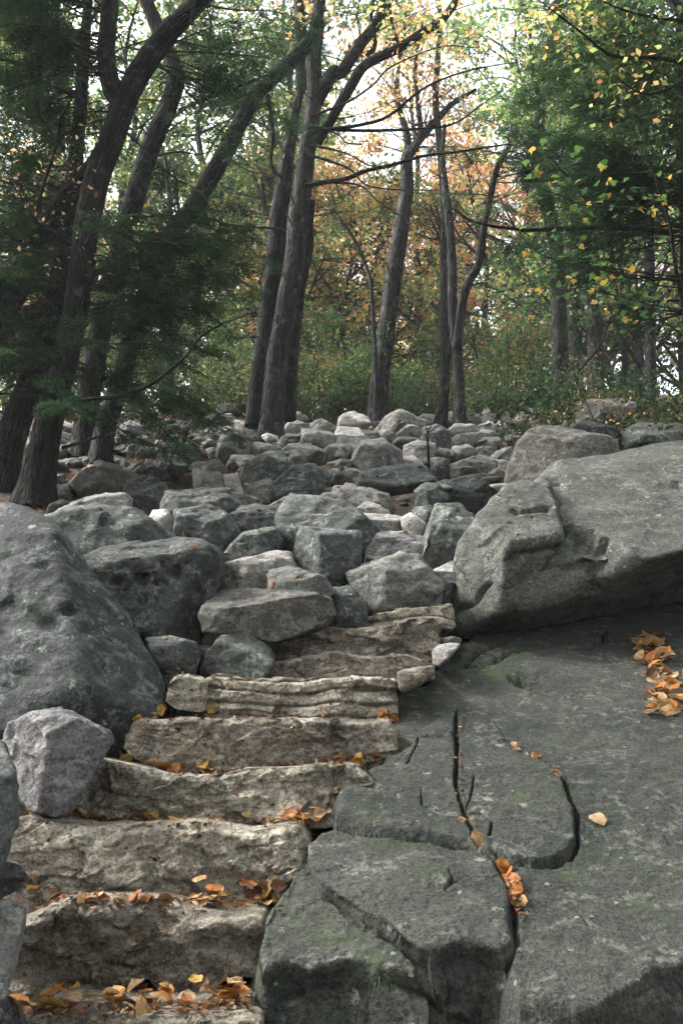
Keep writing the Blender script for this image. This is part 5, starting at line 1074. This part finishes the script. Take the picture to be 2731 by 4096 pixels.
tree('forest_tree', 'slim trunk, left of the two slender trees right of centre', [([('T4', [(480, 770), (500, 560), (498, 300), (500, 40)]), ('T2', [(503, 980), (490, 800), (478, 640), (460, 450), (470, 250), (480, 0)])], 17.0, 17.0, [46, 40, 34, 30, 20], 'bark_grey'), ('T4', [(490, 590), (530, 400), (545, 330)], 17, 16.9, [34, 28, 22], 'bark_grey')], twig=(26, 1.3, .010), seed=10, group='trees on the crest')
tree('hemlock_tree', 'slim tree with a forked dark stem, right of the two slender trees', [([('T4', [(568, 755), (562, 560), (550, 400), (537, 280), (532, 40)]), ('T2', [(520, 980), (505, 860), (490, 700), (500, 560)])], 16.6, 16.6, [46, 42, 40, 38, 30, 18], 'bark_grey'),
    ([('T4', [(556, 440), (575, 260), (600, 160), (645, 80), (662, 0)]), ('T2', [(672, 1040), (692, 940), (730, 770), (775, 680), (830, 590)])], 16.5, 15.6, [40, 36, 32, 28, 18], 'bark_black')],
    twig=(14, 1.0, .010), seed=11, boughs=fan(1, 34, .52, 1, [(1, -.2, .1), (-1, -.2, .1), (.6, -1, 0), (-.5, -.8, .05), (1, .3, 0)], 1.5, .9))
tree('forest_tree', 'straight blackish tree right of centre, rooted behind the brown boulder', [([('T4', [(1022, 775), (1018, 600), (1012, 350), (1006, 40)]), ('T2', [(985, 1030), (955, 900), (925, 720), (930, 450), (960, 280), (1000, 100), (1010, -60)])], 15.5, 15.6, [82, 72, 62, 58, 56, 46, 42, 36], 'bark_black'),
    ('T2', [(930, 480), (900, 330), (880, 150), (860, 20)], 15.5, 15.3, [24, 18, 10], 'bark_black')], twig=(26, 1.4, .013), seed=12, leaf=.10, clumps=[(2120, 380, 15.5, .9, 500, 'green'), (2060, 450, 15, .7, 300, 'green'), (2230, 300, 15.5, .9, 420, 'yellowgreen'), (2300, 430, 15, .8, 350, 'green'), (2160, 120, 15, .9, 350, 'yellowgreen'), (2330, 160, 15, .9, 400, 'yellowgreen')], group='trees on the crest')
tree('sapling', 'leaning thin sapling beside the straight blackish tree', [('T4', [(1010, 790), (1000, 700), (1050, 610), (1120, 520), (1200, 420), (1240, 300)], 14.8, 13.5, [18, 14, 10, 6], 'bark_black')], twig=(10, .7, .007), seed=13)
for i, (pts, w, y, lab) in enumerate([([('T4', [(1090, 700), (1085, 450), (1078, 200), (1070, 40)]), ('T2', [(1085, 980), (1110, 780), (1090, 600), (1100, 400)])], [60, 54, 50, 40, 26], 19.5, 'grey trunk directly right of the straight blackish tree'),
    ([('T4', [(1180, 700), (1175, 450), (1160, 250), (1120, 60)]), ('T2', [(1150, 960), (1200, 760), (1260, 640), (1300, 520)])], [66, 62, 56, 44, 30], 18.8, 'leaning grey trunk, second right of the straight blackish tree'),
    ([('T4', [(1425, 700), (1420, 400), (1418, 150), (1415, 0)]), ('T2', [(1410, 950), (1400, 600), (1420, 200)])], [48, 44, 40, 30], 18.0, 'slim trunk near the right edge'),
    ([('T4', [(1300, 720), (1305, 450), (1290, 150)]), ('T2', [(1280, 1000), (1270, 700)])], [28, 24, 18], 22.0, 'thin far trunk between the right-hand trunks'),
    ([('T3', [(780, 420), (760, 200), (770, 40)]), ('T1', [(760, 900), (740, 700)])], [30, 26, 18], 18.0, 'thin trunk between the left trunks and the twin trunk'),
    ([('T3', [(870, 480), (885, 200), (890, 0)]), ('T1', [(900, 960), (960, 800)])], [32, 28, 20], 23.0, 'grey far trunk left of the twin trunk'),
    ([('T3', [(965, 460), (975, 180), (985, 20)]), ('T1', [(990, 980), (1000, 700)])], [26, 22, 16], 26.0, 'thin far trunk closest to the twin trunk on its left')]):
    tree('forest_tree', lab, [(pts, y, y, w, 'bark_grey' if i != 2 else 'bark')], twig=(14, 1.3, .012), seed=30+i, sides=14, group='trees on the crest')
tree('hemlock_tree', 'dark hemlock leaning over the right edge of the picture', [([('T4', [(1640, 760), (1620, 400), (1600, 50)]), ('T2', [(1590, 900), (1570, 600), (1560, 300), (1570, 0)])], 9.6, 9.6, [90, 85, 75, 60], 'bark_black')], twig=(24, 1.3, .012), seed=14,
    boughs=fan(0, 64, .40, .95, [(-1, -.3, .05), (-1, -.6, .1), (-.8, .4, .1), (-1, 0, .2)], 1.7, .85)+fan(0, 9, .15, .45, [(-1, -.2, 0), (-1, .4, .05)], 1.3, .6),
    limbs=[('T2', [(1580, 905), (1420, 900), (1250, 870), (1130, 835), (1050, 790), (960, 690)], 9.5, 9.0, [24, 18, 12, 4]), ('T4', [(1600, 110), (1480, 130), (1380, 140)], 9.5, 9.2, [22, 14, 5]), ('T2', [(1590, 1060), (1400, 1030), (1150, 1020), (900, 1030), (760, 1020), (620, 990), (530, 930)], 9.5, 9.0, [26, 20, 14, 5])])
# leafy canopy over the upper right
tree('maple_tree', 'green and yellow leafy tree spreading over the upper right corner', [([('T4', [(1800, 600), (1760, 100)]), ('T2', [(1740, 700), (1680, 300), (1560, 60), (1400, -150)])], 8.0, 8.0, [80, 70, 50, 30], 'bark_grey')], twig=(10, 1.0, .010), seed=15, leaf=.066,
    limbs=[('T2', [(1680, 300), (1450, 260), (1250, 250), (1130, 160), (1000, 60), (920, 0)], 8, 7.6, [24, 16, 10, 4]), ('T2', [(1600, 100), (1350, 60), (1150, -20)], 8, 7.8, [20, 12, 6]), ('T2', [(1660, 320), (1500, 400), (1380, 420), (1250, 330)], 8, 7.7, [16, 10, 4])],
    clumps=[(2450, 120, 8.2, .55, 472, 'dull'), (2600, 230, 8.2, .55, 517, 'dull'), (2650, 60, 8.2, .6, 420, 'dark'), (2520, 330, 8.2, .45, 292, 'dull'), (2700, 400, 8.3, .5, 300, 'dark'), (2350, 60, 8.0, .45, 180, 'yellowgreen'), (2480, 210, 7.6, .5, 26, 'yellow'), (2620, 330, 7.6, .45, 24, 'yellow'), (2250, 40, 8, .4, 45, 'yellow'), (2080, 120, 8.5, .45, 50, 'yellow'), (1990, 30, 8.5, .4, 40, 'yellow'), (2420, 400, 8, .35, 26, 'yellow'), (2560, 480, 8.3, .5, 300, 'dark'), (2330, 230, 8.4, .5, 247, 'dull'), (2700, 560, 8.3, .5, 300, 'dark')])

# --- near maple sapling whose single leaves can be told apart
def maple_leaf():
    o = [(0, -.02), (.12, .10), (.34, .02), (.30, .16), (.52, .28), (.36, .36), (.40, .54), (.20, .50), (.14, .66), (0, .95), (-.14, .66), (-.20, .50), (-.40, .54), (-.36, .36), (-.52, .28), (-.30, .16), (-.34, .02), (-.12, .10)]
    v = [(0, .32, 0)]+[(x, y, -0.22*abs(x)-0.10*(y-.3)**2+0.04*math.sin(9*x)) for x, y in o]; n = len(o)
    return np.array(v), np.array([(0, 1+i, 1+(i+1) % n) for i in range(n)])
mv, mf = maple_leaf()
def leaf_mesh(col, name='leaf', s=1.0):
    c = np.tile(np.array(col), (len(mv), 1))*np.random.RandomState(3).uniform(.85, 1.15, (len(mv), 1)); return mesh_from(name, mv*s, mf, M['leaf'], col=c)
ML = [leaf_mesh(c) for c in ((.05, .115, .03), (.07, .145, .035), (.10, .18, .045), (.045, .09, .045), (.46, .32, .07), (.42, .25, .05), (.30, .28, .07))]
rs = np.random.RandomState(9)
sp, sline = tree('maple_sapling', 'thin maple sapling with separate green and yellow leaves, right of centre', [
    ([('T4', [(1720, 900), (1660, 650), (1600, 420), (1560, 220), (1530, 60)]), ('T2', [(1510, 1020), (1470, 880), (1430, 760)])], 7.6, 7.0, [24, 18, 14, 9], 'bark_black')], twig=(0, 0, 0), seed=16,
    limbs=[('T4', [(1545, 130), (1400, 120), (1200, 90), (1050, 60), (930, 20), (860, -40)], 7.2, 6.8, [9, 6, 3]), ('T2', [(1480, 900), (1300, 930), (1120, 920), (1000, 870), (920, 840), (880, 780)], 7.0, 6.8, [8, 5, 3]), ('T2', [(1470, 880), (1400, 880), (1300, 860), (1180, 900)], 7.0, 6.9, [7, 5, 3]), ('T4', [(1550, 170), (1420, 150), (1330, 110), (1240, 120), (1150, 160)], 7.1, 6.9, [8, 5, 3]), ('T4', [(1570, 270), (1400, 240), (1250, 200), (1080, 160)], 7.2, 6.9, [8, 5, 3]), ('T4', [(1600, 420), (1500, 330), (1400, 300), (1300, 310)], 7.3, 7.1, [8, 5, 3]), ('T2', [(1430, 770), (1250, 780), (1100, 740), (1000, 690), (930, 660)], 6.9, 6.8, [7, 4, 2]), ('T4', [(1535, 70), (1350, 30), (1200, 0), (1050, -10), (980, -40)], 7.0, 6.8, [7, 4, 2]), ('T4', [(1050, 62), (990, 120), (930, 200)], 6.9, 6.8, [4, 3, 2])])
nl = 0; allp = [l for l in sline]
for _ in range(210):
    l = allp[rs.randint(1, len(allp))] if rs.uniform() < .86 else allp[0][len(allp[0])//2:]
    p = l[rs.randint(len(l)//3, len(l))]+rs.normal(size=3)*np.array([.085, .085, .075]); me = ML[rs.choice(7, p=[.24, .24, .13, .18, .09, .06, .06])]
    ob = link('leaf', me, sp, tuple(p-np.array(sp.location))); k = rs.uniform(.04, .085); ob.scale = (k, k, k)
    ob.rotation_euler = (rs.uniform(-1.2, .5)+math.pi*(rs.uniform() < .5), rs.uniform(-.7, .7), rs.uniform(0, 6.28))

# ------------------------------------------------------------------ fallen leaves
def dry_leaf(seed, col):
    r = np.random.RandomState(seed); nu, nv = 7, 5; V = []; cu, cv = r.uniform(-.5, .7), r.uniform(.1, 1.1)*r.choice([-1, 1, 1])
    for i in range(nu):
        t = i/(nu-1); w = 0.36*math.sin(math.pi*min(1, t**0.8*1.02+0.015))**0.8*(1+.12*math.sin(14*t+seed))
        for j in range(nv):
            s = (j/(nv-1)-.5)*2; x = t-.5; y = s*w; z = cu*(x*x-.08)+cv*y*y*1.4+.03*math.sin(7*x+5*s+seed)
            V.append((x, y, z))
    idx = np.arange(nu*nv).reshape(nu, nv); f = np.stack([idx[:-1, :-1], idx[:-1, 1:], idx[1:, 1:], idx[1:, :-1]], -1).reshape(-1, 4)
    V = np.array(V); c = np.tile(np.array(col), (len(V), 1))*r.uniform(.75, 1.2, (len(V), 1)); c[2::nv] *= .7
    return mesh_from('fallen_leaf', V, f, M['dry_leaf'], col=c)
DC = [('orange', (.42, .16, .035)), ('tan', (.42, .25, .11)), ('brown', (.15, .068, .03)), ('yellow', (.48, .28, .06)), ('rusty', (.28, .09, .025)), ('pale tan', (.52, .36, .20))]
DL = {n: [dry_leaf(500+10*i+k, c) for k in range(3)] for i, (n, c) in enumerate(DC)}; DN = [n for n, _ in DC]
rs = np.random.RandomState(33); nleaf = [0]
def drop_leaf(sx, sy, label, group, colors=DN, size=(.04, .075), pile=.03, fwd=.05, flatten=.5):
    h = cast(sx, sy)
    if h[0] is None: return
    p = h[0]
    if h[1].z < 0.6 and fwd:
        q = BVH.ray_cast(Vector((p.x, p.y-fwd*rs.uniform(.2, 1.2), p.z+.10)), Vector((0, 0, -1)), .5)
        if q[0] is not None: p, nz = q[0], q[1]
        else: nz = Vector((0, 0, 1))
    else: nz = h[1]
    if nz.z < 0: nz = -nz
    rel = p-CAMP; yc = (-rel.y*SP+rel.z*CP)/(rel.y*CP+rel.z*SP); psy = 2048-F*yc
    if fwd and abs(psy-sy) > 34: return
    cn = colors[rs.randint(len(colors))]; me = DL[cn][rs.randint(3)]; s = rs.uniform(*size)
    ob = link('fallen_leaf', me, None, tuple(p+nz*(.006+pile*rs.uniform()**1.5))); ob.scale = (s, s, s)
    q = nz.to_track_quat('Z', 'Y'); e = Matrix.Rotation(rs.uniform(0, 6.28), 4, 'Z') @ Matrix.Rotation(rs.normal()*flatten, 4, 'X') @ Matrix.Rotation(rs.normal()*flatten*.7, 4, 'Y')
    ob.rotation_euler = (q.to_matrix().to_4x4() @ e).to_euler()
    tag(ob, label.replace('#', cn), 'leaf', group); nleaf[0] += 1
def drift(fr, line, n, label, group, spread=10, **kw):
    p = S(fr, line); L = np.concatenate([[0], np.cumsum(np.linalg.norm(np.diff(p, axis=0), axis=1))])
    for _ in range(int(n*(.95 if n > 12 else 1.6))):
        t = rs.uniform(0, L[-1]); x = np.interp(t, L, p[:, 0]); y = np.interp(t, L, p[:, 1]); drop_leaf(x+rs.normal()*spread, y+rs.normal()*spread*.5, label, group, **kw)
drift('R3', [(90, 1290), (300, 1275), (550, 1260), (700, 1250), (900, 1245), (1130, 1235)], 62, '# dry leaf in the drift along the lowest tread', 'leaf drift on the lowest tread', 14, pile=.05)
drift('R3', [(0, 760), (150, 750), (320, 775)], 26, '# dry leaf in the pile at the left of the second step', 'leaf pile left of the second step', 12, pile=.05)
drift('R3', [(320, 785), (600, 782), (850, 795)], 16, '# dry leaf in the thin line behind the first riser', 'leaf line behind the first riser', 6, pile=.01, size=(.035, .06))
drift('R3', [(850, 800), (1050, 805), (1250, 790)], 34, '# dry leaf in the pile at the right of the second step', 'leaf pile right of the second step', 14, pile=.08)
drift('R3', [(80, 395), (300, 405), (600, 420), (830, 425)], 26, '# dry leaf along the foot of the third riser', 'leaf line at the foot of the third riser', 6, pile=.01, size=(.035, .07))
drift('R3', [(1050, 440), (1200, 440), (1350, 430), (1490, 420)], 26, '# dry leaf in the corner where the third step meets the slab', 'leaf corner on the third step', 9, pile=.04)
drift('R3', [(420, 110), (520, 140), (650, 165), (800, 180), (990, 190)], 30, '# dry leaf lying on the bright-lipped step', 'leaf line on the bright-lipped step', 7, pile=.025)
drift('R4', [(0, 160), (100, 155), (210, 160)], 16, '# leaf in the small heap at the right of the bright-lipped step', 'leaf heap right of the bright-lipped step', 6, pile=.03, colors=['orange', 'rusty', 'yellow'])
drift('R1', [(620, 1080), (700, 1070), (850, 1070), (970, 1080)], 26, '# dry leaf in the pile on the dark brown step', 'leaf pile on the dark brown step', 8, pile=.05)
drift('R1', [(740, 895), (800, 885)], 10, '# leaf tucked behind the short rounded block', 'leaves behind the short rounded block', 8, colors=['orange', 'rusty', 'brown'])
drift('Q3', [(960, 890), (1060, 885)], 7, '# leaf at the right end of the layered step', 'leaves at the end of the layered step', 5, size=(.04, .06))
for x0, y0, x1, y1, n in ((2540, 2550, 2680, 2660, 40), (2590, 2690, 2731, 2860, 60)):
    for _ in range(n): drop_leaf(rs.uniform(x0, x1), rs.uniform(y0, y1), '# dry leaf in the heap on the slab at the right edge', 'leaf heap on the slab', fwd=0, size=(.065, .105), pile=.05, colors=['tan', 'pale tan', 'brown', 'orange', 'tan'])
drift('R4', [(775, 80), (850, 125), (920, 150), (980, 190), (1020, 235)], 14, '# leaf caught in the upper curved crack of the slab', 'leaves in the curved crack', 4, fwd=0, size=(.03, .05), pile=.01, colors=['tan', 'orange', 'pale tan'])
drift('R4', [(760, 640), (800, 720), (830, 800)], 9, '# leaf stuck in the gap beside the cracked block', 'leaves in the gap of the cracked block', 5, fwd=0, size=(.05, .075), pile=.01, colors=['orange', 'rusty', 'tan'])
for x, y, lab, c, sz in ((1920, 3378, 'brown curled leaf lying over the edge of the cracked block', 'tan', .10), (2383, 3280, 'single cream-coloured leaf lying flat on the open slab', 'pale tan', .085), (1822, 2885, 'small red-orange leaf at the top of the long crack', 'rusty', .045), (1090, 2345, 'single brown leaf on the small grey rock behind the capstone', 'rusty', .06), (660, 2556, 'single tan leaf on the low lichened stone', 'pale tan', .04), (302, 2172, 'single rusty leaf on the long dark green slab', 'rusty', .045), (1045, 3720, 'yellow leaf beside the wedge-shaped block', 'yellow', .06), (1400, 1922, 'single orange leaf amid the rubble in the middle of the field', 'orange', .08), (1848, 3283, 'small tan leaf on the slab near the crack fork', 'tan', .035), (1035, 3570, 'large upright brown leaf standing at the right end of the second step', 'brown', .11)):
    drop_leaf(x, y, lab, None, [c], (sz, sz), 0, 0 if y < 3500 else .04, .2)
print('fallen leaves', nleaf[0])
# twig sprout among the rubble and a sliver of white stone
g = Geo(); q = traced('R5', [(1165, 288), (1162, 200), (1158, 140), (1175, 110)], 9.2, 9.2); tube(g, q, .014, .006, 6); tube(g, traced('R5', [(1158, 140), (1190, 118), (1220, 95)], 9.2, 9.1), .007, .003, 5); tube(g, traced('R5', [(1158, 140), (1152, 100), (1156, 80)], 9.2, 9.1), .006, .003, 5)
v, f, c, t = g.arrays(); solid('dead_sapling', v, f, M['bark_black'], 'thin bare dead stem standing between the rubble boulders', 'sapling', tc=t)
boulder('white pointed stone chip standing on the brown round-backed boulder', 'pale', 'Q2', [(652, 378), (680, 335), (697, 370), (690, 395), (670, 395)], depth=8.1, t=.06, ext=0, grp=None, name='stone_chip', chips=0, cat='stone', sub=3)
g = Geo(); tube(g, traced('Q1', [(560, 428), (640, 405), (720, 385), (800, 360), (895, 322)], 10.6, 10.9), .022, .012, 7, lump=.5); v, f, c, t = g.arrays(); solid('fallen_branch', v, f, M['bark_grey'], 'pale fallen branch lying across the square-cut dark block', 'branch', tc=t)
g = Geo(); tube(g, traced('Q1', [(1010, 460), (1070, 480), (1130, 500)], 10.6, 10.6), .03, .02, 7, lump=.5); v, f, c, t = g.arrays(); solid('fallen_branch', v, f, M['bark_black'], 'short dark root-like branch right of the leaning tree foot', 'branch', tc=t)
# leaf litter nobody could count
rs = np.random.RandomState(91); lg = Geo(); n = 9000
x = rs.uniform(-6, 5.5, n); y = 6+rs.uniform(0, 1, n)*13; keep = (x < -0.9-0.06*(y-6)*0) | (rs.uniform(size=n) < .35) | (x > 2.6)
x, y = x[keep], y[keep]; z = ground_z(x, y)+.012+rs.uniform(0, .02, len(x)); cen = np.stack([x, y, z], 1)
leaf_quads(lg, rs, cen, .085, [(.30, .13, .05, 4), (.40, .22, .09, 3), (.16, .085, .04, 4), (.42, .20, .04, 1)], 1.6)
v, f, c, t = lg.arrays(); solid('leaf_litter', v, f, M['dry_leaf'], 'brown fallen leaves carpeting the ground between the boulders and trunks', None, None, 'stuff', col=c)

# crumbs and broken leaves along the treads and in the cracks
rs = np.random.RandomState(64); lg = Geo(); cs = []
for fr, ln, n in (('R3', [(60, 1290), (1130, 1250)], 260), ('R3', [(0, 765), (330, 780), (850, 795), (1260, 795)], 240), ('R3', [(80, 400), (830, 430), (1490, 430)], 240), ('R3', [(400, 110), (650, 165), (1000, 190), (1568, 165)], 200), ('R1', [(610, 1080), (980, 1085), (1500, 1085)], 160), ('R1', [(740, 895), (1200, 905)], 70), ('R4', [(760, 620), (830, 830)], 60), ('R4', [(550, 0), (560, 300), (640, 530)], 60)):
    p = S(fr, ln); L = np.concatenate([[0], np.cumsum(np.linalg.norm(np.diff(p, axis=0), axis=1))])
    for _ in range(n):
        t = rs.uniform(0, L[-1]); h = cast(np.interp(t, L, p[:, 0])+rs.normal()*9, np.interp(t, L, p[:, 1])+rs.normal()*9)
        if h[0] is None: continue
        q = BVH.ray_cast(Vector((h[0].x, h[0].y-.07*rs.uniform(), h[0].z+.08)), Vector((0, 0, -1)), .4)
        if q[0] is not None: cs.append((q[0].x, q[0].y, q[0].z+.005+.012*rs.uniform()))
leaf_quads(lg, rs, np.array(cs), .026, [(.16, .07, .03, 4), (.28, .13, .05, 3), (.07, .04, .02, 5), (.36, .22, .10, 2)], 1.2)
v, f, c, t = lg.arrays(); solid('leaf_crumbs', v, f, M['dry_leaf'], 'broken brown leaf crumbs gathered along the step treads', None, None, 'stuff', col=c)
rs = np.random.RandomState(65); lg = Geo(); cs = []
for _ in range(120):
    sx, sy = rs.uniform(450, 2150), rs.uniform(1680, 2450); h = cast(sx, sy)
    if h[0] is None or h[1].z < .2: continue
    cs.append((h[0].x, h[0].y, h[0].z+.008))
leaf_quads(lg, rs, np.array(cs), .05, [(.22, .09, .03, 4), (.36, .17, .05, 3), (.12, .06, .03, 4), (.42, .28, .13, 2)], 1.4)
v, f, c, t = lg.arrays(); solid('scattered_leaves', v, f, M['dry_leaf'], 'tiny dry leaves scattered over the rubble boulders', None, None, 'stuff', col=c)
# ------------------------------------------------------------------ the hazy air under the trees
hm = NT('haze'); pv = hm.n('VolumePrincipled'); pv.inputs['Color'].default_value = (0.93, 0.96, 1.0, 1); pv.inputs['Density'].default_value = 0.0010; pv.inputs['Anisotropy'].default_value = 0.1
ho = hm.n('OutputMaterial'); hm.l(pv.outputs[0], ho.inputs[1])
bm = bmesh.new(); bmesh.ops.create_cube(bm, size=1.0); me = bpy.data.meshes.new('haze'); bm.to_mesh(me); bm.free(); me.materials.append(hm.m)
hz = link('haze', me, None, (0, 105, 15)); hz.scale = (244, 274, 54); tag(hz, 'thin pale woodland haze filling the air', kind='stuff')
